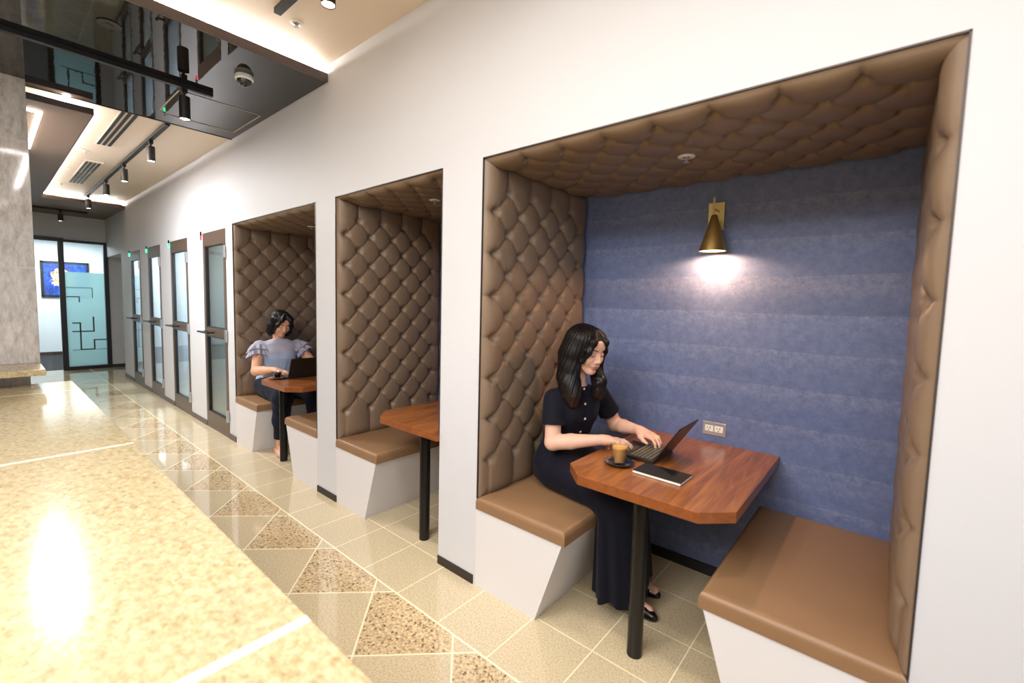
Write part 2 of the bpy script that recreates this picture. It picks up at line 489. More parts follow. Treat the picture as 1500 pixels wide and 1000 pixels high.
# far wall with glazing
f = MB(); f.box(XF-.1, XF, .02, .9, 0, 2.99); f.box(XF-.1, XF, -5.0, .02, 2.38, 2.99)
struct(f.build('wall_far', M['wall']))
struct(MB().box(XF, XF+.012, .02, .8, 0, .06).build('baseboard_far', M['bb']))
wnd = empty('window_1', (XF, -1.6, 0), None, None); struct(wnd)
g = MB(); g.box(XF-.05, XF+.03, -3.4, -.57, 2.32, 2.385); g.box(XF-.05, XF+.03, -.65, -.575, 0, 2.32); g.box(XF-.05, XF+.03, -2.2, -2.13, 0, 2.32)
g.build('window_frame', M['frameblack'], wnd)
MB().box(XF-.015, XF-.007, -3.4, -.65, 0, 2.32).build('pane', M['glass'], wnd)
dr = empty('door_5', (XF, -.3, 0), None, None); struct(dr)
g = MB(); g.box(XF-.05, XF+.03, -.575, .02, 2.32, 2.37); g.box(XF-.05, XF+.03, -.045, .02, 0, 2.32); g.box(XF-.05, XF+.03, -.575, -.045, 0, .065)
g.build('door_frame', M['frameblack'], dr)
MB().box(XF-.015, XF-.007, -.575, -.045, .065, 2.32).build('pane', M['glass'], dr)
MB().box(XF-.0065, XF-.003, -.572, -.05, .075, 1.79).build('frosted_film', M['frost'], dr)
ln = MB()
def seg(pts, wd=.011):
    for (y0, z0), (y1, z1) in zip(pts, pts[1:]):
        ln.box(XF-.003, XF+.002, min(y0,y1)-wd, max(y0,y1)+wd, min(z0,z1)-wd, max(z0,z1)+wd)
seg([(-.497,.862),(-.402,.862),(-.402,.371),(-.22,.371),(-.22,.544),(-.05,.544)])
seg([(-.502,.706),(-.22,.706),(-.22,.968)]); seg([(-.514,.366),(-.05,.366)], .004)
seg([(-.56,1.508),(-.22,1.508),(-.22,1.33)], .005); seg([(-.56,1.342),(-.40,1.342),(-.40,1.25)], .008)
ln.build('line_pattern', plain('film_line', (58,74,82), .5), dr)
# office behind the glass
o = MB(); o.box(-14.5, -14.4, -4, 2.5, 0, 2.7); o.box(-14.4, -11.5, 2.4, 2.5, 0, 2.7); o.box(-14.4, -11.5, -4.1, -4, 0, 2.7)
struct(o.build('wall_office', M['office_wall']))
struct(MB().box(-14.5, -11.5, -4.1, 2.5, 2.6, 2.7).build('ceiling_office', M['office_wall']))
struct(MB().box(-14.4, -14.385, -4, 2.4, 0, .07).build('baseboard_office', M['bb']))
pa = empty('abstract_painting', (-14.38, -.3, 1.3), 'blue painting with a gold and white splash in a black frame behind the glass', 'painting')
y0, y1, z0, z1 = -.70, .09, 1.305, 2.105
fr = MB(); fr.box(-14.4, -14.355, y0, y1, z0, z0+.045); fr.box(-14.4, -14.355, y0, y1, z1-.045, z1); fr.box(-14.4, -14.355, y0, y0+.045, z0, z1); fr.box(-14.4, -14.355, y1-.045, y1, z0, z1)
fr.build('picture_frame', M['frameblack'], pa)
cv = MB().box(-14.40, -14.37, y0+.04, y1-.04, z0+.04, z1-.04).build('canvas', M['art'], pa)
# room shell, off frame
struct(MB().box(-11.5, 3.5, -5.1, -5.0, 0, 2.99).build('wall_left', m_wall('beige_wall', (206,190,168))))
bw = MB(); bw.box(3.5, 3.6, -5, -4.4, 0, 2.99); bw.box(3.5, 3.6, -.8, .1, 0, 2.99); bw.box(3.5, 3.6, -4.4, -.8, 0, .3); bw.box(3.5, 3.6, -4.4, -.8, 2.7, 2.99)
struct(bw.build('wall_back_of_room', M['wall']))
fr = MB()
for y in (-4.4, -3.2, -2.0, -.85): fr.box(3.52, 3.58, y, y+.05, .3, 2.7)
fr.box(3.52, 3.58, -4.4, -.8, .3, .35); fr.box(3.52, 3.58, -4.4, -.8, 2.65, 2.7)
struct(fr.build('window_2', M['frameblack']))
# ceilings
struct(MB().box(-4.76, 3.6, -5.1, 0, 2.98, 3.05).build('ceiling', M['ceil']))
struct(MB().box(XF, -4.76, -5.1, 0, 2.89, 3.05).build('ceiling_far', M['ceil']))
struct(MB().box(-4.757, -2.985, -5.0, -.004, 2.87, 2.92).build('ceiling_gloss_panel', M['gloss']))
tr = MB(); tr.box(-2.985, -2.975, -5.0, -.004, 2.868, 2.923); tr.box(-4.764, -4.757, -5.0, -.004, 2.866, 2.89)
struct(tr.build('trim_panel', plain('panel_edge', (74,62,58), .35)))
struct(MB().box(-3.14, -3.10, -4.9, -.03, 2.922, 2.928).build('cove_light_strip', M['cove']))
so = MB(); so.box(-9.55, -4.79, -5.0, -.95, 2.79, 2.83)
struct(so.build('ceiling_soffit', M['grey_soffit']))
so = MB(); so.box(XF, -9.55, -5.0, -.004, 2.79, 2.83)
struct(so.build('ceiling_soffit_far', M['grey_soffit']))
tr = MB(); tr.box(-9.55, -4.79, -.95, -.942, 2.788, 2.835); tr.box(-4.79, -4.782, -5.0, -.942, 2.788, 2.835); tr.box(-9.555, -9.545, -.942, -.004, 2.788, 2.835)
struct(tr.build('trim_soffit', plain('soffit_edge', (78,66,62), .35)))
struct(MB().box(-9.5, -4.85, -1.10, -1.06, 2.832, 2.838).build('cove_light_strip', M['cove']))
struct(MB().box(-9.70, -9.66, -.9, -.03, 2.832, 2.838).build('cove_light_strip', M['cove']))
# marble pillar on its ledge
struct(MB().box(-7.2, -4.62, -3.4, -1.305, .92, 2.87).build('pillar', M['marble'], bevel=.003))
struct(MB().box(-7.2, -4.55, -3.4, -1.36, 0, .88).build('pillar_base', M['marble']))
tag(MB().box(-7.2, -4.2, -3.6, -1.305, .88, .92).build('stone_ledge', M['counter'], bevel=.004), 'pale stone ledge at the foot of the grey marble pillar', 'ledge')
ct = empty('stone_counter', (-1, -1.6, 0), 'long polished cream stone counter running along the foreground', 'counter')
MB().box(-4.42, 3.2, -2.6, -1.165, .76, .80).build('countertop', M['counter'], ct, bevel=.003)
MB().box(-4.36, 3.15, -2.5, -1.24, 0, .76).build('counter_body', M['wood_brown'], ct)

# ------------------------------------------------------------------ doors along the wall
for i, (a, b) in enumerate(DOORS):
    d = empty('door_%d' % (i+1), ((a+b)/2, 0, 0), None, None); struct(d)
    m = MB(); st = .062
    m.box(a, a+st, -.004, .03, 0, 2.085); m.box(b-st, b, -.004, .03, 0, 2.085)
    m.box(a+st, b-st, -.004, .03, 1.945, 2.085); m.box(a+st, b-st, -.004, .03, 1.0, 1.09); m.box(a+st, b-st, -.004, .03, 0, .175)
    m.build('door_frame', M['doorframe'], d)
    q = MB()
    for z0, z1 in ((1.09, 1.945), (.175, 1.0)):
        q.box(a+st, a+st+.022, 0, .026, z0, z1); q.box(b-st-.010, b-st, 0, .026, z0, z1); q.box(a+st, b-st, 0, .026, z1-.010, z1); q.box(a+st, b-st, 0, .026, z0, z0+.010)
    q.build('gasket', M['frameblack'], d)
    MB().box(a+st, b-st, .014, .022, 1.09, 1.945).build('pane', M['glass'], d)
    MB().box(a+st, b-st, .014, .022, .175, 1.0).build('pane', M['glass'], d)
    h = MB(); h.box(a+.02, a+.36, -.085, -.06, 1.035, 1.052); h.box(a+.06, a+.10, -.06, 0, 1.036, 1.051); h.box(a+.28, a+.32, -.06, 0, 1.036, 1.051)
    h.build('door_handle', M['black'], d, bevel=.003)
    for z in (1.86, 1.03, .22):
        MB().box(b-.03, b+.012, -.022, -.002, z-.06, z+.06).build('hinge', M['silver'], d, bevel=.004)
    s = empty('status_light', (a-.045, -.01, 2.02), ['green status light beside the door farthest down the corridor', 'green status light beside the second door from the far end', 'green status light beside the third door, next before the red one', 'red status light beside the glass door nearest the booths'][i], 'status light', 'status lights beside the doors')
    MB().box(a-.053, a-.037, -.014, 0, 2.065, 2.108).build('housing', M['black_plastic'], s)
    MB().box(a-.053, a-.037, -.014, 0, 2.02, 2.065).build('lens', M['red'] if i == 3 else M['green'], s)
    # the cubicle behind
    k = MB(); X0, X1 = a-.12, b+.12
    k.box(X0-.03, X0, .10, 1.3, 0, 2.3); k.box(X1, X1+.03, .10, 1.3, 0, 2.3); k.box(X0, X1, 1.27, 1.3, 0, 2.3); k.box(X0, X1, .10, 1.27, 2.27, 2.3)
    struct(k.build('wall_cubicle', M['booth_wall']))
    dk = empty('cubicle_shelf', ((a+b)/2, 1.0, 0), ['shelf seen through the glass of the farthest door','shelf seen through the second door from the far end','shelf seen through the third glass door','shelf seen through the glass door nearest the booths'][i], 'shelf', 'shelves inside the cubicles')
    MB().box(X0, X1, .85, 1.27, .70, .73).build('shelf_board', M['grey_soffit'], dk)
    MB().box(X0, X1, 1.22, 1.27, 0, .70).build('modesty_panel', plain('grey_panel_%d' % i, (96,90,92), .6), dk)

# ------------------------------------------------------------------ tufted upholstery
def tuft_height(u, v, u0, v0, du, dv, cu, cv, U, V, A=.034, roll=.07):
    uu = np.clip(u, *cu); vv = np.clip(v, *cv)
    P = (uu-u0)/du; Q = (vv-v0)/dv
    s = (P+Q)/2; t = (P-Q)/2
    fs = np.abs(np.sin(PI*s)); ft = np.abs(np.sin(PI*t))
    g = (fs*ft)**.25
    ds = np.abs(s-np.round(s)); dt = np.abs(t-np.round(t))
    # distance to the nearest button
    S, T = np.round(s), np.round(t)
    bu = u0+(S+T)*du; bv = v0+(S-T)*dv
    r = np.hypot(u-bu, v-bv)
    ok = (bu >= cu[0]-1e-3) & (bu <= cu[1]+1e-3) & (bv >= cv[0]-1e-3) & (bv <= cv[1]+1e-3)
    pit = np.where(ok, np.exp(-(r/.020)**2), 0)
    ang = np.arctan2(v-bv, u-bu)
    wr = np.where(ok, np.exp(-((r-.034)/.02)**2)*np.sin(ang*9+bu*37+bv*61), 0)*.0011
    # the tuck of the pleat: one lip lies over the other
    cell = 2*du*dv/math.hypot(du, dv)
    lip = np.exp(-(np.abs(ds)*cell/.006)**2)*np.sign(s-np.round(s)) + np.exp(-(np.abs(dt)*cell/.006)**2)*np.sign(t-np.round(t))
    h = A*(.36+.64*g) - .0255*pit + wr + .0012*lip
    btn = np.where(ok, np.clip(1-(r/.009)**2, 0, 1)**.5, 0)*.0035
    h = np.maximum(h + btn + .0135, .002)
    e = np.minimum(np.minimum(u-U[0], U[1]-u), np.minimum(v-V[0], V[1]-v))
    k = np.clip(e/roll, 0, 1)
    return h*np.sqrt(np.clip(1-(1-k)**2, 0, 1))
def pad(name, fn, U, V, lat, parent=None, h=.0062, **kw):
    nu = int((U[1]-U[0])/h)+1; nv = int((V[1]-V[0])/h)+1
    u, v = np.meshgrid(np.linspace(*U, nu), np.linspace(*V, nv))
    d = tuft_height(u, v, *lat, U, V, **kw)
    P = np.stack(fn(u, v, d), -1).reshape(-1, 3)
    i, j = np.meshgrid(np.arange(nu-1), np.arange(nv-1)); a = (j*nu+i).ravel()
    F = np.stack([a, a+1, a+nu+1, a+nu], 1)
    n = np.cross(P[F[0,1]]-P[F[0,0]], P[F[0,3]]-P[F[0,0]])
    ctr = P.mean(0)
    mid = P[(nv//2)*nu+nu//2] - P[0]
    if np.dot(n, np.array(fn(0.,0.,1.))-np.array(fn(0.,0.,0.))) < 0: F = F[:, ::-1]
    return np_mesh(name, P, F, M['leather'], parent)
def clampv(z0):   # last button row above the seat
    r = [1.9685-.1015*k for k in range(20)]
    return [x for x in r if x > z0+.12][-1]
which = ['front booth', 'empty middle booth', 'far booth']
for i, (a, b) in enumerate(NICHE):
    y0, y1 = .003, ND-.003
    lat = lambda zb: (.06, 1.867, .0925, .1015, (.06, .80), (clampv(zb), 1.9685))
    o = pad('tufted_panel', lambda u, v, d: (a+.001+d, u, v), (y0, y1), (.450, NZ-.004), lat(.45))
    tag(o, 'brown buttoned leather panel lining the left wall of the ' + which[i], 'upholstered panel')
    zb = .450 if i != 1 else .728
    o = pad('tufted_panel', lambda u, v, d: (b-.001-d, u, v), (y0, y1), (zb, NZ-.004), lat(zb), h=.0062 if i == 0 else .02)
    tag(o, 'brown buttoned leather panel lining the right wall of the ' + which[i], 'upholstered panel')
    x0 = -.304 if i == 0 else a+.155
    n = int((b-.07-x0)/.0995); m_ = int((x0-a-.07)/.0995)
    latc = (x0, .075, .0995, .105, (x0-m_*.0995, x0+n*.0995), (.075, .81))
    o = pad('tufted_panel', lambda u, v, d: (u, v, NZ-.001-d), (a+.004, b-.004), (y0, y1), latc, A=.03)
    tag(o, 'brown buttoned leather panel on the ceiling of the ' + which[i], 'upholstered panel')

# ------------------------------------------------------------------ benches
def bench(wall_x, top_x, bot_x, label, far=ND):
    e = empty('booth_bench', ((wall_x+bot_x)/2, .45, 0), label, 'bench', 'benches in the booths')
    poly = [(wall_x, 0), (bot_x, 0), (top_x, .40), (wall_x, .40)]
    MB().prism(poly, -.001, far, 'y').build('bench_base', M['base_white'], e)
    s = 1 if top_x > wall_x else -1
    # cushion with a crowned top and soft edges
    L = abs(top_x-wall_x)+.016; D = far-.002
    nu, nv = 48, 72
    R = .028; T = .062
    def fn(u, v):
        # u: across from wall to nose, v: depth; mapped to a wrapped sheet over the box
        return None
    bm = bmesh.new()
    bmesh.ops.create_cube(bm, size=1)
    for vv in bm.verts:
        vv.co = Vector(((vv.co.x+.5)*L, (vv.co.y+.5)*D, (vv.co.z+.5)*T))
    bmesh.ops.bevel(bm, geom=[x for x in bm.edges if max(p.co.z for p in x.verts) > .01 and (min(p.co.z for p in x.verts) > .01)], offset=R, segments=6, affect='EDGES', profile=.5)
    nose = [x for x in bm.edges if abs(x.verts[0].co.z-x.verts[1].co.z) > .01 and x.verts[0].co.x > L-.001 and x.verts[1].co.x > L-.001 and abs(x.verts[0].co.y-x.verts[1].co.y) < 1e-4]
    me = bpy.data.meshes.new('seat_cushion')
    for vv in bm.verts:
        x, y, z = vv.co
        vv.co = Vector((wall_x + s*x, -.006+y, .401+z))
    bmesh.ops.recalc_face_normals(bm, faces=bm.faces)
    bm.to_mesh(me); bm.free()
    me.materials.append(M['seat_leather'])
    me.polygons.foreach_set('use_smooth', [True]*len(me.polygons)); me.set_sharp_from_angle(angle=math.radians(50))
    o = bpy.data.objects.new('seat_cushion', me); COL.objects.link(o); o.parent = e; o.matrix_parent_inverse = base_matrix(e).inverted()
    return e
bench(-1.518, -1.006, -1.140, 'bench with tan cushion under the woman in the dark dress')
bench(.102, -.425, -.302, 'empty bench with tan cushion on the right of the front booth')
bench(-2.891, -2.407, -2.531, 'empty bench with tan cushion in the middle booth')
bench(-4.803, -4.294, -4.415, 'bench with tan cushion under the woman in the pale blouse')
bench(-3.167, -3.690, -3.569, 'tan cushioned bench facing the woman in the far booth')

# ------------------------------------------------------------------ tables
TZ = .722
def table(x0, x1, y0, legx, legy, label, rc=True, lc=True):
    e = empty('booth_table', (legx, legy, 0), label, 'table', 'booth tables')
    c = .098
    poly = [(x0, ND-.003), (x0, y0+c), (x0+c, y0), (x1-c, y0), (x1, y0+c), (x1, ND-.003)] if rc else [(x0, ND-.003), (x0, y0+c), (x0+c, y0), (x1, y0), (x1, ND-.003)]
    m = MB(); n = len(poly)
    vs = [(a, b, TZ-.042) for a, b in poly] + [(a, b, TZ) for a, b in poly]
    m.add(vs, [tuple(range(n))[::-1], tuple(range(n, 2*n))], 0)
    m.add(vs, [(i, (i+1)%n, n+(i+1)%n, n+i) for i in range(n)], 1)
    bm = bmesh.new()
    o = m.build('tabletop', [M['wood'], M['woodedge']], e)
    bm.from_mesh(o.data); bmesh.ops.remove_doubles(bm, verts=bm.verts, dist=1e-5); bmesh.ops.recalc_face_normals(bm, faces=bm.faces); bm.to_mesh(o.data); bm.free()
    b = o.modifiers.new('bevel', 'BEVEL'); b.width = .002; b.segments = 2
    l = MB(); l.lathe([(.031, 0), (.031, TZ-.05), ], (legx, legy, 0), 28); l.lathe([(.06, TZ-.05), (.06, TZ-.042)], (legx, legy, 0), 28)
    l.build('table_leg', M['leg'], e, smooth=True)
    return e
table(-1.052, -.364, .018, -.714, .122, 'walnut table on a black post in the front booth, holding a notebook')
table(-2.43, -1.806, -.02, -2.06, .11, 'bare walnut table on a black post in the middle booth', rc=False)
table(-4.17, -3.52, -.04, -3.985, .10, 'walnut table before the woman in the pale blouse', rc=True)
# ------------------------------------------------------------------ organic surfaces: distance fields meshed by surface nets
def V3(*a): return np.array(a, np.float32)
def smin(a, b, k):
    if k <= 0: return np.minimum(a, b)
    h = np.maximum(k-np.abs(a-b), 0)/k
    return np.minimum(a, b) - h*h*k*.25
def smax(a, b, k): return -smin(-a, -b, k)
def cap(P, a, b, r1, r2=None):
    a = np.asarray(a, np.float32); b = np.asarray(b, np.float32); r2 = r1 if r2 is None else r2
    ab = b-a; t = np.clip(((P-a)@ab)/max(float(ab@ab), 1e-9), 0, 1)
    return np.sqrt((((P-a)-t[:,None]*ab)**2).sum(1)) - (r1+(r2-r1)*t)
def chain(P, pts, rs, k=.0):
    d = None
    for i in range(len(pts)-1):
        e = cap(P, pts[i], pts[i+1], rs[i], rs[i+1]); d = e if d is None else smin(d, e, k)
    return d
def ell(P, c, r):
    q = (P-np.asarray(c, np.float32)); r = np.asarray(r, np.float32)
    k0 = np.sqrt(((q/r)**2).sum(1)); k1 = np.sqrt(((q/r**2)**2).sum(1))
    return k0*(k0-1)/np.maximum(k1, 1e-6)
def loft(P, secs, yaw, top=True):
    """stack of ellipses: (z, cx, cy, half width, half depth)"""
    s = np.array(sorted(secs), np.float32); z = P[:,2]
    cx, cy, w, d = [np.interp(z, s[:,0], s[:,i]) for i in (1,2,3,4)]
    f = (math.cos(yaw), math.sin(yaw)); x, y = P[:,0]-cx, P[:,1]-cy
    b = x*f[0]+y*f[1]; a = -x*f[1]+y*f[0]
    q = np.sqrt((a/w)**2+(b/d)**2)
    e = (q-1)*np.minimum(w, d)
    return smax(smax(e, s[0,0]-z, .02), z-s[-1,0], .02)
def rot(yaw, pitch, roll=0):
    """columns: forward, left, up; pitch > 0 looks down"""
    cy, sy, cp, sp = math.cos(yaw), math.sin(yaw), math.cos(pitch), math.sin(pitch)
    f = np.array([cp*cy, cp*sy, -sp]); u = np.array([sp*cy, sp*sy, cp]); l = np.cross(u, f)
    if roll:
        c, s = math.cos(roll), math.sin(roll); l, u = c*l+s*u, -s*l+c*u
    return np.stack([f, l, u], 1).astype(np.float32)
def surfnet(f, lo, hi, h):
    lo = np.asarray(lo, np.float32); hi = np.asarray(hi, np.float32)
    K = 4
    nb = np.ceil((hi-lo)/(h*K)).astype(int); n = nb*K
    ax = [lo[i]+h*K*(np.arange(nb[i])+.5) for i in range(3)]
    C = np.stack(np.meshgrid(*ax, indexing='ij'), -1).reshape(-1, 3).astype(np.float32)
    d = f(C); blk = d.reshape(nb)
    D = np.repeat(np.repeat(np.repeat(blk, K, 0), K, 1), K, 2).astype(np.float32)
    m = np.abs(D) < h*K*1.9
    idx = np.argwhere(m)
    P = (lo + h*(idx+.0)).astype(np.float32)
    out = np.empty(len(P), np.float32)
    for i in range(0, len(P), 400000): out[i:i+400000] = f(P[i:i+400000])
    D[m] = out
    s = D < 0
    c = [s[i:n[0]-1+i, j:n[1]-1+j, k:n[2]-1+k] for i in (0,1) for j in (0,1) for k in (0,1)]
    cnt = sum(x.astype(np.int8) for x in c)
    act = (cnt > 0) & (cnt < 8)
    cells = np.argwhere(act)
    vid = np.full(act.shape, -1, np.int32); vid[act] = np.arange(len(cells))
    acc = np.zeros((len(cells), 3), np.float32); num = np.zeros(len(cells), np.float32)
    corner = [(i,j,k) for i in (0,1) for j in (0,1) for k in (0,1)]
    vals = {cc: D[cells[:,0]+cc[0], cells[:,1]+cc[1], cells[:,2]+cc[2]] for cc in corner}
    for a in corner:
        for x in range(3):
            if a[x] == 0:
                b = list(a); b[x] = 1; b = tuple(b)
                va, vb = vals[a], vals[b]; cr = (va < 0) != (vb < 0)
                t = np.where(cr, va/np.where(cr, va-vb, 1), 0)
                p = np.array(a, np.float32)[None].repeat(len(cells), 0); p[:,x] += t
                acc += np.where(cr[:,None], p, 0); num += cr
    V = lo + h*(cells+acc/num[:,None])
    faces = []
    for x in range(3):
        y, z = (x+1)%3, (x+2)%3
        sl0 = [slice(0, n[i]) for i in range(3)]; sl1 = list(sl0)
        sl0[x] = slice(0, n[x]-1); sl1[x] = slice(1, n[x])
        A, B = s[tuple(sl0)], s[tuple(sl1)]
        e = np.argwhere(A != B)
        e = e[(e[:,y] > 0) & (e[:,z] > 0) & (e[:,y] < n[y]-1) & (e[:,z] < n[z]-1)]
        fl = A[e[:,0], e[:,1], e[:,2]]
        q = []
        for dy, dz in ((-1,-1),(0,-1),(0,0),(-1,0)):
            g = e.copy(); g[:,y] += dy; g[:,z] += dz
            q.append(vid[g[:,0], g[:,1], g[:,2]])
        Q = np.stack(q, 1); Q[~fl] = Q[~fl][:, ::-1]; faces.append(Q)
    F = np.concatenate(faces); F = F[(F >= 0).all(1)]
    # settle the vertices on the surface
    for _ in range(2):
        e = h*.4; d0 = f(V.astype(np.float32))
        g = np.stack([f((V+np.eye(3, dtype=np.float32)[i]*e).astype(np.float32))-d0 for i in range(3)], 1)/e
        gl = np.maximum((g**2).sum(1), .1)
        st = (d0/gl)[:,None]*g
        ln_ = np.sqrt((st**2).sum(1)); st *= np.minimum(1, .5*h/np.maximum(ln_, 1e-9))[:,None]
        V = V - st
    return V, F
def onto(f, o, d, far=.5):
    """march from o + far*d back towards o until the surface"""
    o = np.asarray(o, float); d = np.asarray(d, float); d = d/np.linalg.norm(d); t = far
    for _ in range(120):
        v = float(f((o+d*t)[None].astype(np.float32))[0])
        if v < .0004 or t < 0: break
        t -= max(v*.6, .0004)
    return o+d*t

def head_field(P, o, R):
    p = (P-np.asarray(o, np.float32))@R
    q = p.copy(); q[:,1] = np.abs(q[:,1])
    d = ell(p, (-.014,0,.022), (.093,.073,.082))
    d = smin(d, ell(p, (.020,0,-.035), (.064,.058,.075)), .03)
    d = smin(d, cap(q, (.004,.050,-.060), (.058,.012,-.100), .021, .017), .03)
    d = smin(d, ell(p, (.064,0,-.104), (.021,.020,.017)), .02)
    d = smin(d, ell(q, (.056,.034,-.038), (.026,.026,.028)), .025)
    d = smin(d, ell(p, (.070,0,.030), (.018,.044,.03)), .02)
    d = smax(d, -ell(q, (.094,.032,-.006), (.018,.020,.0125)), .016)
    d = smin(d, ell(q, (.0705,.031,-.0085), (.0135,.0155,.0115)), .005)
    d = smin(d, cap(p, (.080,0,.004), (.101,0,-.036), .0065, .0095), .012)
    d = smin(d, ell(q, (.091,.0115,-.042), (.011,.0075,.0075)), .006)
    d = smin(d, ell(p, (.079,0,-.062), (.014,.026,.018)), .016)
    d = smin(d, ell(p, (.0885,0,-.0670), (.009,.023,.0042)), .005)
    d = smin(d, ell(p, (.0865,0,-.0762), (.009,.019,.0054)), .005)
    d = smax(d, -ell(p, (.099,0,-.0712), (.012,.022,.0012)), .003)
    d = smin(d, smax(ell(q, (-.008,.074,-.018), (.020,.010,.032)), -ell(q, (-.002,.086,-.016), (.010,.007,.018)), .006), .008)
    return d
def hand_field(P, w, d, n, side, flex=(12, 34, 22), spread=1.0, sc=.93):
    """w wrist, d forward, n back of the hand, side +1: thumb lies towards n x d"""
    d = np.asarray(d, float); d /= np.linalg.norm(d); n = np.asarray(n, float); n -= d*(n@d); n /= np.linalg.norm(n)
    s = np.cross(n, d)*side
    w = np.asarray(w, float)
    def at(a, b, c): return w+(d*a+s*b+n*c)*sc
    out = None
    offs = [.030, .010, -.010, -.028]; base = [.086, .090, .085, .076]
    lens = [(.041,.025,.020), (.045,.028,.021), (.042,.026,.021), (.033,.020,.018)]
    palm = cap(P, at(0,.004,0), at(.03,.004,.002), .024*sc, .024*sc)
    fing = None
    for i in range(4):
        mcp = at(base[i], offs[i], .004)
        palm = smin(palm, cap(P, at(.018, offs[i]*.55, 0), mcp, .0165*sc, .0115*sc), .016)
        ang = -math.radians(6); p0 = mcp; pts = [p0]
        for k in range(3):
            ang += math.radians(flex[k]*(1+.10*(i-1)))
            dirv = d*math.cos(ang)-n*math.sin(ang)+s*(offs[i]*2.2*spread)
            dirv /= np.linalg.norm(dirv)
            p0 = p0+dirv*lens[i][k]*sc; pts.append(p0)
        r = [.0098, .0088, .0078, .0062] if i < 3 else [.0086, .0076, .0068, .0056]
        c = chain(P, pts, [x*sc for x in r], .002)
        fing = c if fing is None else np.minimum(fing, c)
    th = chain(P, [at(.016,.018,-.006), at(.050,.044,-.012), at(.080,.050,-.020), at(.104,.046,-.026)], [x*sc for x in (.0165,.0125,.0098,.0075)], .008)
    out = smin(palm, fing, .006)
    return smin(out, th, .010)

def tube_on(f, o, R, pts, r, name, mat, parent, push=.0005):
    P = []
    for q in pts:
        w = np.asarray(o)+R@np.array([0, q[0], q[1]], np.float32)
        P.append(tuple(onto(f, w, R[:,0], .16)+R[:,0]*push))
    return MB().tube(P, r, 8).build(name, mat, parent, smooth=True, angle=180)

def mesh_person(parent, body, lo, hi, h, o, R, skin):
    V, F = surfnet(body, lo, hi, h)
    c = V[F].mean(1); p = (c-np.asarray(o, np.float32))@R
    lip = (np.abs(p[:,1]) < .0205*(1-((p[:,2]+.0715)/.0125)**2).clip(0)**.6) & (p[:,2] > -.0815) & (p[:,2] < -.0635) & (p[:,0] > .070)
    mi = np.where(lip, 1, 0)
    return np_mesh('body', V, F, [skin, M['lips']], parent, mi)

def noise3(P, s):
    """cheap smooth pseudo noise"""
    x, y, z = P[:,0]*s, P[:,1]*s, P[:,2]*s
    return (np.sin(x*1.7+2.1*np.sin(y*.9+z*.7))+np.sin(y*1.9+1.7*np.sin(z*1.1+x*.6))+np.sin(z*1.5+1.9*np.sin(x*.8+y*1.2)))/3

# ---------------- the woman in the dark dress (front booth)
w1 = empty('person', (-1.3, .44, 0), 'seated woman in a dark short sleeved dress typing in the front booth', 'person')
HO = V3(-1.172, .432, 1.212); HR = rot(math.radians(-14), math.radians(17), math.radians(-2))
def hp(x, y, z): return HO+HR@V3(x, y, z)
TY = math.radians(-20); tf = V3(math.cos(TY), math.sin(TY), 0); tl = V3(-math.sin(TY), math.cos(TY), 0)
SR, ER, WR = V3(-1.283,.307,.950), V3(-1.252,.262,.738), V3(-1.030,.362,.778)
SL, EL, WL = V3(-1.180,.595,.950), V3(-1.135,.700,.768), V3(-.958,.622,.788)
TORSO = [(.50,-1.33,.46,.150,.105), (.60,-1.325,.46,.158,.112), (.72,-1.300,.455,.118,.092), (.84,-1.272,.45,.132,.108), (.92,-1.262,.448,.150,.098), (.975,-1.245,.444,.140,.072), (1.02,-1.235,.44,.080,.058)]
KR, KL = V3(-.945,.335,.525), V3(-.940,.520,.525)
AR, AL = V3(-.885,.385,.10), V3(-.915,.540,.10)
def body1(P):
    d = head_field(P, HO, HR)
    d = smin(d, cap(P, (-1.238,.438,1.00), hp(-.03,0,-.06), .050, .046), .02)
    d = smin(d, loft(P, TORSO, TY)+.012, .03)
    d = smin(d, chain(P, [SR, ER], [.046, .0385], .01), .03)
    d = smin(d, chain(P, [SL, EL], [.046, .0385], .01), .03)
    d = smin(d, chain(P, [ER, ER*.62+WR*.38, WR], [.0385, .0375, .024], .01), .012)
    d = smin(d, chain(P, [EL, EL*.62+WL*.38, WL], [.0385, .0375, .024], .01), .012)
    d = smin(d, hand_field(P, WR, (.70,.66,-.13), (.05,0,1), 1, (8, 26, 20)), .010)
    d = smin(d, hand_field(P, WL, (.94,-.30,-.16), (.02,0,1), -1, (6, 42, 30), 1.3), .010)
    for k, a, t in ((KR, AR, V3(-.760,.378,.028)), (KL, AL, V3(-.800,.535,.028))):
        d = smin(d, chain(P, [V3(-1.30, k[1]+.02,.56), k, a], [.078, .058, .036], .02), .02)
        d = smin(d, chain(P, [a, a+V3(-.01,0,-.05), t], [.034, .030, .020], .015), .015)
    return d
mesh_person(w1, body1, (-1.50,.17,-.01), (-.70,.80,1.36), .0032, HO, HR, M['skin'])
def face1(P): return head_field(P, HO, HR)
for sgn in (1, -1):
    tube_on(face1, HO, HR, [(sgn*(.0175+.027*t), -.0125-.0055*math.sin(PI*min(1, t*1.05))) for t in [i/9 for i in range(10)]], [.0004]+[.0011]*8+[.0005], 'eyelashes', M['brow'], w1)
    tube_on(face1, HO, HR, [(sgn*(.0135+.036*t), .0135+.0065*math.sin(PI*t*.8)) for t in [i/9 for i in range(10)]], [.0010]+[.0021]*6+[.0016,.0010,.0004], 'eyebrow', M['brow'], w1)
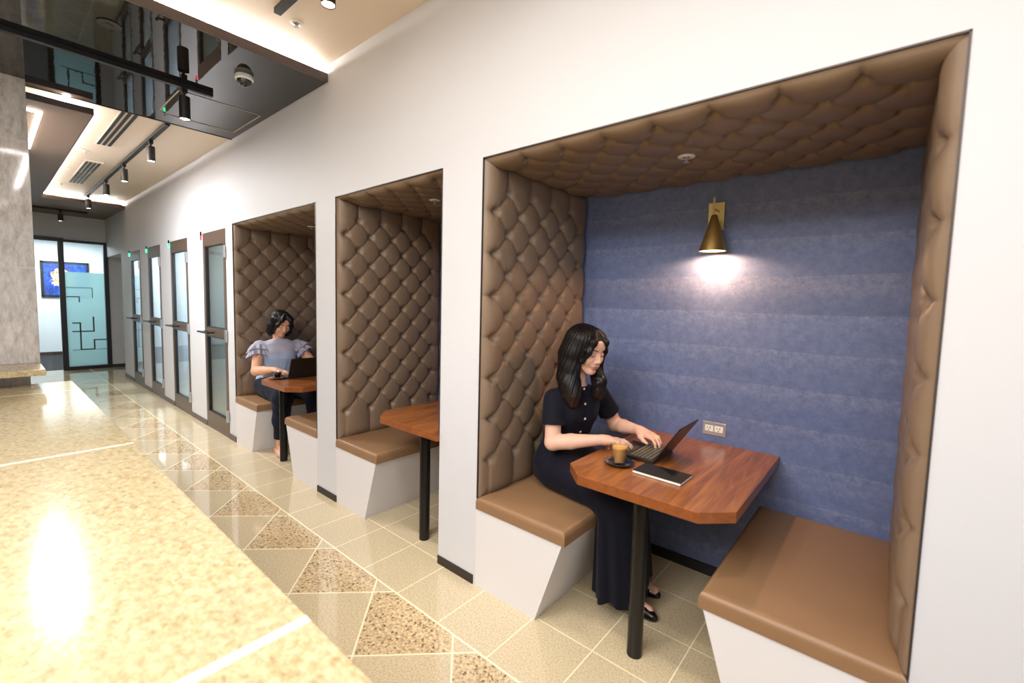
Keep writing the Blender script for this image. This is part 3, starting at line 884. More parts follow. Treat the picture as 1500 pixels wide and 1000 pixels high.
# dress
def folds(P, c, n, amp, ph=0):
    th = np.arctan2(P[:,1]-c[1], P[:,0]-c[0])
    return amp*(np.sin(n*th+ph+5*P[:,2])+.5*np.sin(n*2.3*th+1.3+ph))
def dress1(P):
    z = P[:,2]
    d = loft(P, [(a, b, c, e+.010, g+.010) for a, b, c, e, g in TORSO[:-1]]+[(1.012,-1.236,.44,.088,.064)], TY)
    d = smin(d, ell(P, V3(-1.262,.449,.875)+tf*.062+tl*.055, (.05,.05,.055)), .05)
    d = smin(d, ell(P, V3(-1.262,.449,.875)+tf*.062-tl*.055, (.05,.05,.055)), .05)
    for S, E in ((SR, ER), (SL, EL)):
        ax = (E-S)/np.linalg.norm(E-S)
        sl = cap(P, S+V3(0,0,-.002), S+(E-S)*.66, .050, .061)
        sl = smax(sl, (P-(S+(E-S)*.60))@ax, .004)
        d = smin(d, sl, .035)
    waist = np.exp(-((z-.70)/.02)**2)
    d = d + .006*waist + folds(P, (-1.29,.455), 13, .0022)*np.clip((z-.66)/.05, 0, 1)*np.clip((.86-z)/.1, 0, 1)
    d = d + .0022*noise3(P, 26)*np.clip((z-.7)/.05, 0, 1)
    # skirt over the lap
    s = chain(P, [V3(-1.30,.370,.560), KR+V3(0,-.005,.0)], [.102, .096])
    s = smin(s, chain(P, [V3(-1.30,.55,.560), KL+V3(0,.005,0)], [.102, .096]), .10)
    s = smin(s, chain(P, [V3(-1.30,.46,.66), V3(-1.305,.46,.56)], [.115,.135]), .06)
    s = s + .0055*np.sin(26*(P[:,1]-.46)/(1.0+.8*(P[:,0]+1.3).clip(0,.5))+5*P[:,0]+2*np.sin(9*P[:,0])) + .004*noise3(P, 17)
    s = smax(s, .467-z, .02)*1.0
    # skirt hanging from the knees to the hem
    t = np.clip((.56-z)/.47, 0, 1)
    cx = -.945+.050*t; cy = .425-.048*t; rx = .098+.012*t; ry = .178+.018*t
    th = np.arctan2((P[:,1]-cy)/ry, (P[:,0]-cx)/rx)
    fold = (.085*np.sin(7*th+.6+1.2*np.sin(5*z)) + .05*np.sin(12*th+2+3*z))*(.25+.75*t)
    q = np.sqrt(((P[:,0]-cx)/rx)**2+((P[:,1]-cy)/ry)**2)
    g = (q-1-fold)*rx*.8
    g = smax(g, .085+.012*np.sin(3*th)-z, .006); g = smax(g, z-.60, .03)
    s = smin(s, g, .05)
    return smin(d, s, .025)
V, F = surfnet(dress1, (-1.56,.12,.04), (-.74,.82,1.06), .005)
np_mesh('dress', V, F, M['navy'], w1)
for z in (1.000, .925, .850, .775):
    c = V3(np.interp(z, [.72,.985],[-1.30,-1.245]), np.interp(z, [.72,.985],[.455,.444]), z)
    p = onto(dress1, c, tf, .3)
    b = MB().lathe([(.0055, 0), (.0065, .0012), (.005, .003), (.001, .0036)], (0,0,0), 16)
    o = b.build('button', M['button'], None, smooth=True, angle=60); o.location = p-tf*.0008
    o.rotation_euler = Vector(tuple(map(float, tf))).to_track_quat('Z', 'Y').to_euler()
    o.parent = w1; o.matrix_parent_inverse = base_matrix(w1).inverted()
# hair
def hair1(P):
    p = (P-HO)@HR
    d = ell(p, (-.020,0,.024), (.104,.085,.090))
    back = chain(P, [hp(-.075,0,.03), hp(-.088,.0,-.06), V3(-1.285,.46,1.02), V3(-1.295,.455,.96)], [.050,.056,.050,.026], .05)
    d = smin(d, back, .05)
    r = chain(P, [hp(.0,-.066,.045), hp(-.002,-.078,-.03), hp(.006,-.080,-.10), V3(-1.205,.345,1.03), V3(-1.190,.335,.97), V3(-1.185,.335,.935)], [.034,.037,.040,.040,.036,.022], .03)
    r2 = chain(P, [hp(-.05,-.060,.03), hp(-.055,-.070,-.06), V3(-1.250,.362,1.06), V3(-1.228,.345,.995), V3(-1.222,.342,.970)], [.038,.040,.042,.034,.022], .03)
    l = chain(P, [hp(.0,.066,.045), hp(.012,.074,-.03), hp(.022,.074,-.10), V3(-1.120,.472,1.035), V3(-1.122,.472,.99), V3(-1.122,.470,.965)], [.034,.033,.034,.034,.030,.018], .03)
    d = smin(d, smin(smin(r, r2, .05), l, .02), .05)
    # fringe swept from the side parting, framing the face
    fr = chain(P, [hp(.030,-.010,.102), hp(.072,-.046,.058), hp(.072,-.062,.005), hp(.058,-.070,-.055)], [.013,.016,.014,.010], .02)
    fl = chain(P, [hp(.030,-.006,.102), hp(.072,.036,.058), hp(.062,.062,.005), hp(.048,.071,-.06), hp(.040,.074,-.12), V3(-1.118,.470,1.03)], [.012,.014,.013,.013,.018,.026], .02)
    face = ell(p, (.098,.004,-.040), (.066,.053,.106))
    d = smax(d, -face, .012)
    neck = cap(P, hp(.06,0,-.13), V3(-1.15,.42,.99), .030, .026)
    d = smax(d, -neck, .02)
    d = smin(d, smin(fr, fl, .01), .010)
    th = np.arctan2(p[:,1], p[:,0]+.02)
    st = .6*np.sin(th*38+1.1*np.sin(p[:,2]*9+th*2))+.5*np.sin(th*83+1.5*np.sin(p[:,2]*7))
    low = np.clip((1.13-P[:,2])/.15, 0, 1)
    wave = .0025*low*np.sin(P[:,2]*50+th*3)
    part = np.exp(-((p[:,1]+.008)/.0035)**2)*np.clip((p[:,2]-.07)/.03, 0, 1)*np.clip((p[:,0]+.05)/.05, 0, 1)
    return d + .0017*st + wave + .004*part
V, F = surfnet(hair1, (-1.42,.24,.88), (-1.02,.60,1.35), .0036)
zc = V[F].mean(1)[:,2]
np_mesh('hair', V, F, M['hair'], w1)
def shoe(parent, heel, toe, mat, r=.036, open_=True):
    heel = V3(*heel); toe = V3(*toe); dv = toe-heel; L = np.linalg.norm(dv); dv = dv/L; sd = V3(-dv[1], dv[0], 0)
    def f(P):
        x = (P-heel)@dv; y = (P-heel)@sd; z = P[:,2]
        t = np.clip(x/L, 0, 1)
        wv = np.interp(t, [0,.25,.55,.75,.92,1], [.026,.028,.034,.036,.024,.010])
        hv = np.interp(t, [0,.25,.5,.75,.95,1], [.062,.058,.054,.042,.026,.016])
        q = np.sqrt((y/wv)**2 + ((z-.004)/hv)**2)
        d = (q-1)*.025
        d = smax(smax(d, -x-.012, .012), x-L, .006)
        d = smax(d, .004-z, .003)
        if open_: d = smax(d, -cap(P, heel+V3(0,0,.075)+dv*.03, heel+V3(0,0,.066)+dv*L*.50, .030, .022), .004)
        heelb = smax(np.hypot(x-.012, y)-.020, z-.03, .004); heelb = smax(heelb, .0005-z, .002)
        return smin(d, heelb, .006)
    lo = np.minimum(heel, toe)-.06; hi = np.maximum(heel, toe)+.06; lo[2] = -.012; hi[2] = .1
    V, F = surfnet(f, lo, hi, .003); return np_mesh('shoe', V, F, mat, parent)
shoe(w1, (-.930,.392,0), (-.716,.366,0), M['shoe_black'])
shoe(w1, (-.955,.545,0), (-.770,.535,0), M['shoe_black'])

# ---------------- the woman in the pale blouse (far booth)
w2 = empty('person', (-4.58, .30, 0), 'seated woman in a pale blue checked blouse and dark trousers in the far booth', 'person')
GO = V3(-4.480, .300, 1.185); GR = rot(math.radians(2), math.radians(26), math.radians(-4))
def gp(x, y, z): return GO+GR@V3(x, y, z)
UY = math.radians(-10); uf = V3(math.cos(UY), math.sin(UY), 0); ul = V3(-math.sin(UY), math.cos(UY), 0)
S2R, E2R, W2R = V3(-4.585,.135,.955), V3(-4.490,.072,.735), V3(-4.245,.135,.770)
S2L, E2L, W2L = V3(-4.545,.475,.955), V3(-4.440,.590,.770), V3(-4.215,.430,.775)
T2 = [(.50,-4.61,.30,.165,.110), (.60,-4.605,.30,.168,.115), (.72,-4.585,.30,.138,.102), (.84,-4.565,.30,.148,.112), (.91,-4.560,.30,.160,.098), (.975,-4.552,.30,.150,.068), (1.01,-4.545,.30,.078,.056)]
K2R, K2L = V3(-4.200,.185,.515), V3(-4.150,.450,.520)
A2R, A2L = V3(-4.215,.165,.10), V3(-4.140,.480,.10)
def body2(P):
    d = head_field(P, GO, GR)
    d = smin(d, cap(P, (-4.548,.30,.99), gp(-.03,0,-.06), .052, .048), .02)
    d = smin(d, loft(P, T2, UY)+.012, .03)
    d = smin(d, chain(P, [S2R, E2R], [.050, .044], .01), .03)
    d = smin(d, chain(P, [S2L, E2L], [.050, .044], .01), .03)
    d = smin(d, chain(P, [E2R, E2R*.62+W2R*.38, W2R], [.042, .040, .025], .01), .012)
    d = smin(d, chain(P, [E2L, E2L*.62+W2L*.38, W2L], [.042, .040, .025], .01), .012)
    d = smin(d, hand_field(P, W2R, (.93,.30,-.14), (.05,0,1), 1, (8, 30, 20)), .010)
    d = smin(d, hand_field(P, W2L, (.90,-.36,-.14), (.05,0,1), -1, (8, 30, 20)), .010)
    for k, a, t in ((K2R, A2R, V3(-4.10,.140,.03)), (K2L, A2L, V3(-4.02,.48,.03))):
        d = smin(d, chain(P, [V3(-4.58, k[1]*.7+.09,.56), k, a], [.078, .058, .034], .02), .02)
        d = smin(d, chain(P, [a, a+V3(-.01,0,-.05), t], [.034, .030, .022], .015), .015)
    return d
mesh_person(w2, body2, (-4.78,-.03,-.01), (-3.96,.72,1.34), .0042, GO, GR, M['skin2'])
def face2(P): return head_field(P, GO, GR)
for sgn in (1, -1):
    tube_on(face2, GO, GR, [(sgn*(.0175+.027*t), -.0125-.0055*math.sin(PI*min(1, t*1.05))) for t in [i/9 for i in range(10)]], [.0005]+[.0014]*8+[.0005], 'eyelashes', M['brow'], w2)
    tube_on(face2, GO, GR, [(sgn*(.0135+.036*t), .0135+.0065*math.sin(PI*t*.8)) for t in [i/9 for i in range(10)]], [.0010]+[.0021]*6+[.0016,.0010,.0004], 'eyebrow', M['brow'], w2)
def blouse(P):
    z = P[:,2]
    d = loft(P, [(.56,-4.605,.30,.182,.130), (.64,-4.600,.30,.178,.128)]+[(a, b, c, e+.014, g+.014) for a, b, c, e, g in T2[2:-1]]+[(1.03,-4.540,.30,.064,.060)], UY)
    for s in (1, -1): d = smin(d, ell(P, V3(-4.56,.30,.865)+uf*.065+ul*.060*s, (.05,.055,.055)), .05)
    for S, E in ((S2R, E2R), (S2L, E2L)): d = smin(d, cap(P, S, S+(E-S)*.12, .058, .060), .03)
    return d + .003*noise3(P, 20) + folds(P, (-4.58,.30), 9, .002)*np.clip((.85-z)/.1, 0, 1)
V, F = surfnet(blouse, (-4.79,.02,.54), (-4.36,.60,1.07), .0055)
np_mesh('blouse', V, F, M['gingham'], w2)
def ruffle(S, E, out):
    ax = (E-S)/np.linalg.norm(E-S)
    e1 = np.cross(ax, [0,0,1.0]); e1 = e1/np.linalg.norm(e1); e2 = np.cross(ax, e1)
    for layer, (t0, t1, r0, r1) in enumerate(((.0, .26, .056, .088), (.12, .46, .058, .080))):
        def fn(u, v):
            a = 2*PI*u; wv = math.sin(a*9+layer)*.013*v+math.sin(a*4+1.3*layer)*.008*v
            r = r0+(r1-r0)*v**.8+wv
            c = S+(E-S)*(t0+(t1-t0)*v)+ax*(.010*math.sin(a*9+1.2+layer)*v)
            return tuple(c+e1*(r*math.cos(a))+e2*(r*math.sin(a)))
        o = MB().grid(fn, 90, 9).build('ruffle_sleeve', M['gingham'], w2, smooth=True, angle=180)
        sd = o.modifiers.new('thickness', 'SOLIDIFY'); sd.thickness = .003
ruffle(S2R+V3(0,-.005,.012), E2R, -1); ruffle(S2L+V3(0,.005,.012), E2L, 1)
def trousers(P):
    z = P[:,2]
    d = chain(P, [V3(-4.60,.215,.565), K2R, K2R*.5+A2R*.5, A2R+V3(0,0,.045)], [.115,.085,.070,.052], .03)
    d = smin(d, chain(P, [V3(-4.60,.385,.565), K2L, K2L*.5+A2L*.5, A2L+V3(0,0,.045)], [.115,.085,.070,.052], .03), .03)
    d = smin(d, ell(P, (-4.61,.30,.58), (.13,.18,.12)), .05)
    d = smax(d, .135-z, .004)
    return d + .004*noise3(P, 24) + .003*np.sin(60*(z+P[:,0]))*np.exp(-((z-.47)/.07)**2)
V, F = surfnet(trousers, (-4.79,.05,.11), (-4.02,.62,.73), .006)
np_mesh('trousers', V, F, M['navy2'], w2)
def hair2(P):
    p = (P-GO)@GR; q = p.copy(); q[:,1] = np.abs(q[:,1])
    d = ell(p, (-.020,0,.024), (.104,.086,.090))
    d = smin(d, chain(q, [(.0,.074,.040), (.0,.084,-.03), (.006,.082,-.095), (.016,.078,-.125)], [.030,.031,.030,.014], .03), .03)
    d = smin(d, chain(P, [gp(-.06,0,.0), gp(-.070,0,-.09)], [.070,.055], .03), .05)
    fr = chain(q, [(.030,.004,.104), (.078,.040,.062), (.066,.066,.005), (.046,.074,-.06)], [.012,.015,.014,.012], .02)
    d = smax(d, -ell(p, (.098,0,-.040), (.068,.056,.104)), .012)
    d = smin(d, fr, .012)
    th = np.arctan2(p[:,1], p[:,0]+.02)
    st = .6*np.sin(th*38+1.0*np.sin(p[:,2]*9))+.5*np.sin(th*83)
    part = np.exp(-((p[:,1])/.0035)**2)*np.clip((p[:,2]-.07)/.03, 0, 1)*np.clip((p[:,0]+.05)/.05, 0, 1)
    return d + .0017*st + .004*part
V, F = surfnet(hair2, (-4.66,.16,1.02), (-4.33,.44,1.33), .0042)
np_mesh('hair', V, F, M['hair'], w2)
shoe(w2, (-4.265,.150,0), (-4.055,.120,0), M['shoe_beige'])
shoe(w2, (-4.190,.480,0), (-3.98,.480,0), M['shoe_beige'])
# ------------------------------------------------------------------ things on the tables
def laptop(hx, y0, y1, dx, top, label, tz=TZ):
    e = empty('laptop', (hx-dx/2, (y0+y1)/2, tz), label, 'laptop', 'open laptops')
    M.setdefault('lapdark', plain('laptop_shell', (34,30,28), .38, spec=.45))
    MB().box(hx-dx, hx, y0, y1, tz+.001, tz+.016).build('laptop_base', M['lapdark'], e, bevel=.002)
    k = MB(); nx, ny = 6, 13
    kx0, kx1 = hx-dx*.60, hx-.014; sx = (kx1-kx0)/nx; ky0, ky1 = y0+.012, y1-.012; sy = (ky1-ky0)/ny
    for i in range(nx):
        for j in range(ny):
            k.box(kx0+i*sx+.0025, kx0+(i+1)*sx-.0025, ky0+j*sy+.0012, ky0+(j+1)*sy-.0012, tz+.0155, tz+.0182)
    k.build('keyboard', M['keys'], e)
    MB().box(hx-dx*.92, hx-dx*.66, (y0+y1)/2-.04, (y0+y1)/2+.04, tz+.0158, tz+.0166).build('trackpad', plain('trackpad_grey', (66,62,56), .3), e)
    lx, lz = top
    d = Vector((lx-hx, 0, lz-(tz+.016))); L = d.length; d.normalize(); nrm = Vector((d.z, 0, -d.x))
    def bx(mb, a, b, t0, t1, ya, yb):
        o = Vector((hx, 0, tz+.016)); vs = []
        for t in (t0, t1):
            for (s, y) in ((a, ya), (b, ya), (b, yb), (a, yb)):
                p = o + d*s + nrm*t; vs.append((p.x, y, p.z))
        mb.add(vs, [(0,1,2,3), (7,6,5,4), (0,4,5,1), (1,5,6,2), (2,6,7,3), (3,7,4,0)])
    m = MB(); bx(m, 0, L, -.003, .003, y0, y1); m.build('lid', M['lapdark'], e, bevel=.0015)
    m = MB(); bx(m, .014, L-.008, -.0042, -.0031, y0+.008, y1-.008); m.build('screen', plain('screen_dark', (40,44,52), .15), e)
    m = MB(); m.cyl((hx, y0+.03, tz+.016), (hx, y1-.03, tz+.016), .005, 10); m.build('hinge_bar', M['black'], e, smooth=True)
    return e
laptop(-.768, .357, .592, .204, (-.655, .909), 'thin dark laptop on the walnut table beside the coffee with the milky top')
laptop(-3.94, .125, .42, .20, (-3.872, .905), 'black laptop with its lid towards us in the far booth')

nb = empty('notebook', (-.69, .262, TZ), 'black covered notebook lying shut near the front edge of the walnut table', 'notebook')
def quad(z0, z1, s=0):
    P = [(-.797, .205), (-.589, .196), (-.586, .326), (-.791, .325)]
    c = (sum(p[0] for p in P)/4, sum(p[1] for p in P)/4)
    return MB().prism([(c[0]+(x-c[0])*(1-s), c[1]+(y-c[1])*(1-s)) for x, y in P], z0, z1)
quad(TZ+.0005, TZ+.002).build('back_cover', M['notebook'], nb, bevel=.0005)
quad(TZ+.002, TZ+.011, .012).build('pages', M['paper'], nb)
quad(TZ+.011, TZ+.0128).build('front_cover', M['notebook'], nb, bevel=.0005)

def saucer(c, r, label):
    pr = [(.001, .0015), (r*.45, .0015), (r*.5, .004), (r, .012), (r+.0015, .0135), (r*.97, .0145), (r*.55, .0075), (r*.5, .006), (.001, .006)]
    o = MB().lathe(pr, (0, 0, 0), 48).build('saucer', M['porcelain_black'], smooth=True, angle=60)
    o.location = (c[0], c[1], TZ)
    return tag(o, label, 'saucer', 'saucers')
saucer((-.884, .256), .066, 'black saucer under the milky coffee')
saucer((-4.027, .075), .072, 'dark saucer under the glass of black coffee')
def cup(c, rt, rb, h, fill, hdir, label, milk=True):
    z = TZ+.0062
    e = empty('coffee_cup', (c[0], c[1], z), label, 'coffee cup', 'glass coffee cups')
    n = 9
    outer = [(rb*.9, 0), (rb, .003)] + [(rb+(rt-rb)*(i/n)**1.25, .003+(h-.003)*i/n) for i in range(1, n+1)]
    inner = [(r-.0022, max(zz, .008)) for r, zz in outer[::-1] if zz > .006]
    g = MB().lathe(outer + inner + [(.001, .008)], (0,0,0), 40, cap=False)
    g.add([], [])
    for i in range(1): g.lathe([(.0005, 0), (rb*.9, 0)], (0,0,0), 40, cap=False)
    go = g.build('glass', M['cupglass'], None, smooth=True, angle=50)
    go.parent = e
    cf = MB(); pr = [(.0005, .0085)] + [(max(r-.0028, .002), zz) for r, zz in outer if .0085 < zz < fill]
    rl = rb+(rt-rb)*((fill-.003)/(h-.003))**1.25 - .0028
    pr += [(rl, fill), (rl*.96, fill+.0005)]
    cf.lathe([(pr[1][0]*.95, .0085)] + pr[1:], (0,0,0), 40)
    co = cf.build('coffee', M['coffee'] if milk else M['darkcoffee'], None, smooth=True, angle=50); co.parent = e
    if milk:
        fo = MB().lathe([(rl*.985, fill+.0006), (rl, fill+.003), (rl*.96, fill+.006), (rl*.5, fill+.0066)], (0,0,0), 40).build('milk_foam', M['foam'], None, smooth=True, angle=60); fo.parent = e
    hx, hy = hdir
    path = []
    for k in range(15):
        a = -PI*.5 + PI*k/14
        rr = rb+(rt-rb)*.55
        path.append((hx*(rr+.024*math.cos(a)), hy*(rr+.024*math.cos(a)), h*.52+.024*math.sin(a)))
    ho = MB().tube(path, .0045, 10).build('cup_handle', M['cupglass'], None, smooth=True, angle=180); ho.parent = e
    return e
cup((-.884, .256), .0415, .026, .085, .068, (-.80, -.60), 'glass cup of milky coffee on the black saucer at the edge of the walnut table')
cup((-4.027, .075), .038, .024, .062, .052, (-.6, -.8), 'glass cup of black coffee in front of the woman in the pale blouse', False)

# ------------------------------------------------------------------ wall fittings of the front booth
so = empty('power_outlet', (-.67, ND, .796), 'silver twin power outlet on the blue wall above the table', 'outlet')
MB().box(-.728, -.612, ND-.006, ND, .762, .831).build('cover_plate', M['chrome'], so, bevel=.0015)
for x in (-.694, -.646):
    s = MB().box(x-.021, x+.021, ND-.009, ND-.005, .781, .812).build('socket', M['white_plastic'], so, bevel=.001)
    q = MB()
    q.box(x-.010, x-.0075, ND-.0096, ND-.0088, .796, .806); q.box(x+.0035, x+.0065, ND-.0096, ND-.0088, .795, .807); q.box(x-.004, x+.001, ND-.0096, ND-.0088, .785, .790)
    q.build('slot', M['black_plastic'], s)
for x in (-.722, -.618):
    MB().lathe([(.0035, -.0075), (.0035, -.0055)], (x, ND, .7965), 14, axis='y').build('screw', M['silver'], so)

sx, sy = -.706, .822
sc = empty('wall_sconce', (-.72, ND, 1.9), 'brass cone wall lamp shining down the blue wall', 'wall lamp')
MB().box(-.758, -.680, ND-.014, ND, 1.828, 1.968).build('backplate', M['brass_light'], sc, bevel=.0015)
MB().cyl((sx-.004, sy, 1.865), (sx-.004, sy, 1.978), .0048, 14).build('stem', M['brass_light'], sc, smooth=True)
MB().cyl((sx-.004, sy, 1.922), (sx-.002, ND-.012, 1.922), .005, 12).build('arm', M['brass'], sc, smooth=True)
sh = MB(); sh.lathe([(.010, 1.893), (.014, 1.890), (.0655, 1.712), (.0635, 1.712), (.012, 1.886)], (sx, sy, 0), 48, cap=False)
sh.build('lamp_shade', M['brass'], sc, smooth=True, angle=40)
MB().lathe([(.001, 1.7165), (.0615, 1.7165)], (sx, sy, 0), 40, cap=False).build('diffuser', emit('diffuser_glow', (255,226,190), 9), sc)
MB().lathe([(.001, 1.775), (.018, 1.772), (.028, 1.758), (.026, 1.742), (.014, 1.732), (.001, 1.730)], (sx, sy, 0), 24, cap=False).build('bulb', emit('bulb_glow', (255,214,160), 40), sc, smooth=True)

def sprinkler(x, y, z, label, plate=.035, recess=0, cat='sprinkler'):
    e = empty('ceiling_sprinkler', (x, y, z), label, cat, 'sprinklers')
    p = MB().lathe([(plate*.45, -.003), (plate*.5, -.006), (plate, -.003), (plate, 0)], (0,0,0), 32, cap=False).build('escutcheon', M['white_plastic'], None, smooth=True, angle=40); p.parent = e
    h = MB().lathe([(.007, 0), (.007, -.012), (.004, -.014), (.004, -.022), (.014, -.0235), (.014, -.025), (.001, -.026)], (0,0,0), 20).build('sprinkler_head', M['chrome'], None, smooth=True, angle=40); h.parent = e
    return e
sprinkler(-.706, .395, 2.066, 'sprinkler in the buttoned ceiling of the front booth')
sprinkler(-2.25, .32, 2.066, 'sprinkler in the buttoned ceiling of the middle booth')
sprinkler(-4.005, .375, 2.066, 'sprinkler in the buttoned ceiling of the far booth')
sprinkler(-2.68, -.343, 2.98, 'round white sprinkler in the near ceiling beside the track light')
sprinkler(-6.487, -.80, 2.89, 'sprinkler in the far ceiling between the two air vents')
sprinkler(-8.66, -.80, 2.89, 'sprinkler in the far ceiling past the second air vent')

# ------------------------------------------------------------------ ceiling fittings
def track(a, b, z, label):
    along_x = abs(b[0]-a[0]) > abs(b[1]-a[1])
    m = MB()
    if along_x: m.box(a[0], b[0], a[1]-.018, a[1]+.018, z-.03, z)
    else: m.box(a[0]-.018, a[0]+.018, min(a[1],b[1]), max(a[1],b[1]), z-.03, z)
    return tag(m.build('light_track', M['black'], bevel=.002), label, 'light track', 'light tracks')
LAMPS = []
def head(x, y, z, L, label, rail_y=None, r=.033):
    e = empty('track_spotlight', (x, y, z), label, 'spotlight', 'black track spotlights')
    a = MB().box(-.02, .02, -.017, .017, -.06, -.031).build('adapter', M['black'], None, bevel=.002); a.parent = e
    s = MB().cyl((0,0,-.06), (0,0,-.085), .008, 12).build('stem', M['black'], None, smooth=True); s.parent = e
    c = MB().lathe([(r*.55, -.08), (r, -.085), (r, -.085-L), (r-.003, -.085-L), (r-.006, -.083-L+.006)], (0,0,0), 32, cap=False)
    c.lathe([(.001, -.08), (r*.55, -.08)], (0,0,0), 32, cap=False)
    co = c.build('lamp_body', M['black'], None, smooth=True, angle=40); co.parent = e
    l = MB().lathe([(.001, -.0805-L), (r-.005, -.0805-L)], (0,0,0), 24, cap=False).build('lens', M['lamp'], None); l.parent = e
    LAMPS.append((x, y, z-.085-L-.012))
    return e
track((-2.64, -.462), (2.9, -.462), 2.98, 'black light track on the near ceiling above the front booth')
for x, lb in ((-2.09, 'black spotlight at the end of the near ceiling track'), (-1.30, 'second black spotlight on the near ceiling track'), (-.52, 'third black spotlight on the near ceiling track')):
    head(x, -.462, 2.98, .11, lb)
track((-9.45, -.475), (-4.80, -.475), 2.89, 'long black light track on the far ceiling')
for x, lb in ((-5.40, 'nearest of the black spotlights on the far ceiling track'), (-6.62, 'second black spotlight along the far ceiling track'), (-7.74, 'third black spotlight along the far ceiling track'), (-9.2, 'farthest black spotlight on the far ceiling track')):
    head(x, -.475, 2.89, .135, lb)
track((-3.81, -3.6), (-3.81, -.43), 2.87, 'black light track across the glossy black ceiling panel')
head(-3.81, -.60, 2.87, .15, 'black spotlight hanging under the glossy black ceiling panel')
track((-10.6, -2.6), (-10.6, -.33), 2.79, 'black light track on the grey soffit by the glass wall')
head(-10.6, -.66, 2.79, .11, 'black spotlight on the grey soffit by the glass wall')

vt = empty('air_vent', (-5.4, -.7, 2.89), 'three slot air vent in the far ceiling next to the glossy panel', 'air vent', 'ceiling air vents')
MB().box(-6.06, -4.80, -.775, -.655, 2.884, 2.89).build('vent_frame', M['ceil'], vt)
for y in (-.758, -.718, -.678): MB().box(-6.04, -4.80, y-.011, y+.011, 2.878, 2.8838).build('slot', M['black'], vt)
vt = empty('air_vent', (-7.7, -.68, 2.89), 'four slot air vent in the far ceiling towards the glass wall', 'air vent', 'ceiling air vents')
MB().box(-8.5, -6.90, -.755, -.605, 2.884, 2.89).build('vent_frame', M['ceil'], vt)
for y in (-.735, -.70, -.665, -.63):
    for a, b in ((-8.43, -7.62), (-7.58, -6.96)): MB().box(a, b, y-.010, y+.010, 2.878, 2.8838).build('slot', M['black'], vt)
cam = empty('security_camera', (-3.34, -.385, 2.87), 'white dome security camera under the glossy black ceiling panel', 'security camera')
o = MB().lathe([(.05, 0), (.054, -.008), (.054, -.026), (.045, -.032), (.043, -.028)], (0,0,0), 40).build('housing', M['white_plastic'], None, smooth=True, angle=40); o.parent = cam
o = MB().lathe([(.043*math.cos(a), -.030-.042*math.sin(a)) for a in [i*PI/2/10 for i in range(10)]]+[(.001,-.0722)], (0,0,0), 36).build('dome', M['dome'], None, smooth=True, angle=60); o.parent = cam
ah = MB()
x0, x1, y0, y1 = -4.545, -3.94, -.60, -.055
for q in ((x0, x1, y0, y0+.008), (x0, x1, y1-.008, y1), (x0, x0+.008, y0, y1), (x1-.008, x1, y0, y1)): ah.box(q[0], q[1], q[2], q[3], 2.8665, 2.8705)
tag(ah.build('access_hatch', plain('hatch_edge', (176,168,158), .4)), 'square access hatch with a pale edge in the glossy black panel', 'hatch')
sp = MB().lathe([(.05, 0), (.053, -.003), (.049, -.006), (.017, -.004), (.016, -.007), (.008, -.008)], (0,0,0), 40).build('ceiling_speaker', plain('speaker_grey', (30,28,28), .6), None, smooth=True, angle=40)
sp.location = (-3.312, -1.054, 2.87); tag(sp, 'round dark speaker in the glossy black ceiling panel', 'speaker')
def linear(x0, x1, y0, y1, z, label, w=.014):
    m = MB()
    for q in ((x0, x1, y1-w, y1), (x0, x1, y0, y0+w), (x0, x0+w, y0, y1), (x1-w, x1, y0, y1)): m.box(q[0], q[1], q[2], q[3], z-.012, z)
    return tag(m.build('linear_light', M['led']), label, 'ceiling light', 'square line lights')
linear(-6.37, -5.03, -2.1, -1.20, 2.79, 'white line light on the grey soffit behind the marble pillar', .03)
linear(-1.66, 2.76, -3.2, -1.14, 2.98, 'white line light on the ceiling over the stone counter')
for x, y in ((-6.44, -.86), (-7.57, -.86)):
    d = MB().lathe([(.05, 0), (.052, -.004), (.04, -.006), (.001, -.006)], (0,0,0), 28).build('smoke_detector', M['white_plastic'], None, smooth=True, angle=40)
    d.location = (x, y, 2.89); tag(d, 'round white detector on the far ceiling, ' + ('nearer one' if x > -7 else 'one farther from us'), 'detector', 'ceiling detectors')

# ------------------------------------------------------------------ light
def spot(loc, W, col, ang=75, blend=.5, r=.03, rot=(0,0,0), name='spot'):
    l = bpy.data.lights.new(name, 'SPOT'); l.energy = W; l.color = col; l.spot_size = math.radians(ang); l.spot_blend = blend; l.shadow_soft_size = r
    o = bpy.data.objects.new(name, l); COL.objects.link(o); o.location = loc; o.rotation_euler = rot; return o
def area(loc, W, col, sx, sy, rot=(0,0,0), name='area'):
    l = bpy.data.lights.new(name, 'AREA'); l.energy = W; l.color = col; l.shape = 'RECTANGLE'; l.size = sx; l.size_y = sy
    o = bpy.data.objects.new(name, l); COL.objects.link(o); o.location = loc; o.rotation_euler = rot; return o
WARM = (1, .80, .58)
for (x, y, z) in LAMPS:
    spot((x, y, z), 54 if x > -3 else 46, (1, .92, .83), 54, 1.0, .03)
spot((sx, sy, 1.711), 21, (1, .57, .28), 178, .35, .018, name='sconce_light')
area((3.46, -2.6, 1.5), 60, (.46, .70, 1), 3.5, 2.3, (0, math.radians(90), 0), 'window_daylight')
for i, (a, b) in enumerate(DOORS):
    area(((a+b)/2, .7, 2.25), 52 if i < 3 else 9, (.9, .96, 1) if i < 3 else (1, .9, .72), .3, .3, (0,0,0), 'cubicle_light')
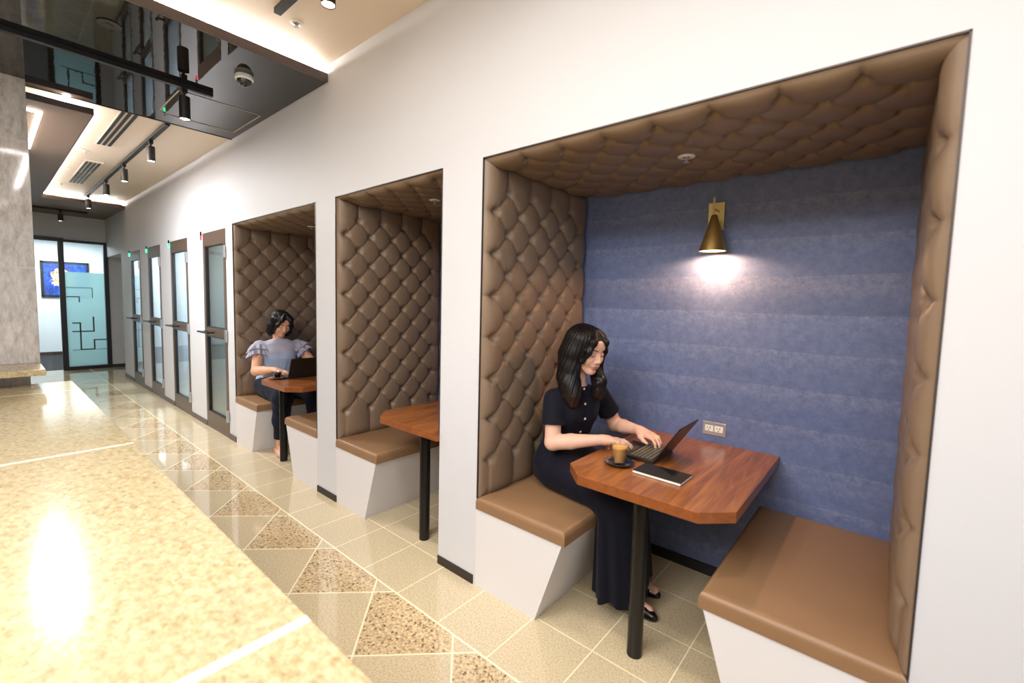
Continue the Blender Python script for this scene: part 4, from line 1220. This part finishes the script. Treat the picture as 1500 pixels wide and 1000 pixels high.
area((-13, -.6, 2.58), 150, (.94, .97, 1), 1.6, 1.6, (0,0,0), 'office_light')
NEUT = (1, .985, .97)
for yy, e in ((-1.147, 20), (-3.193, 40)): area((-.35, yy, 2.966), e, NEUT, 2.58, .012, name='line_light')
area((-.75, -3.3, 2.962), 175, NEUT, 2.8, 2.5, name='added_hall_fill')  # added broad fill without a fixture, softens shadow edges inside the booths
for xx, e in ((-1.653, 24), (2.753, 4)): area((xx, -2.17, 2.966), e, NEUT, .012, 2.0, name='line_light')
area((-5.7, -1.215, 2.776), 110, NEUT, 1.34, .02, name='line_light')
wd = bpy.data.worlds.new('world'); SC.world = wd; wd.use_nodes = True
wd.node_tree.nodes['Background'].inputs[0].default_value = (.75, .85, 1, 1); wd.node_tree.nodes['Background'].inputs[1].default_value = 1.0

# ------------------------------------------------------------------ camera
Rw = [[0.7626502944399466, 0.6463276295999515, 0.025002472005203096], [-0.06793736724952282, 0.041603427050122516, 0.9968217839658644], [-0.6432332722441109, 0.7619250291684828, -0.07563866342513222]]
cd = bpy.data.cameras.new('camera'); co = bpy.data.objects.new('camera', cd); COL.objects.link(co)
co.matrix_world = Matrix([[Rw[0][i], Rw[1][i], -Rw[2][i], (0, -1.55769, 1.43)[i]] for i in range(3)] + [[0,0,0,1]])
cd.sensor_fit = 'HORIZONTAL'; cd.sensor_width = 36; cd.lens = 655.527/1500*36
cd.shift_x = (750-749.69)/1500; cd.shift_y = (493.23-500)/1500
cd.clip_start = .02
cd.dof.use_dof = True; cd.dof.focus_distance = 3.5; cd.dof.aperture_fstop = 2.2
SC.camera = co
SC.view_settings.view_transform = 'Standard'; SC.view_settings.look = 'None'; SC.view_settings.gamma = 1; SC.view_settings.use_curve_mapping = False
SC.view_settings.exposure = -0.03
SC.cycles.use_denoising = True
SC.cycles.max_bounces = 10; SC.cycles.diffuse_bounces = 5; SC.cycles.glossy_bounces = 4; SC.cycles.transparent_max_bounces = 12
SC.cycles.sample_clamp_indirect = 6
SC.cycles.caustics_reflective = False; SC.cycles.caustics_refractive = False
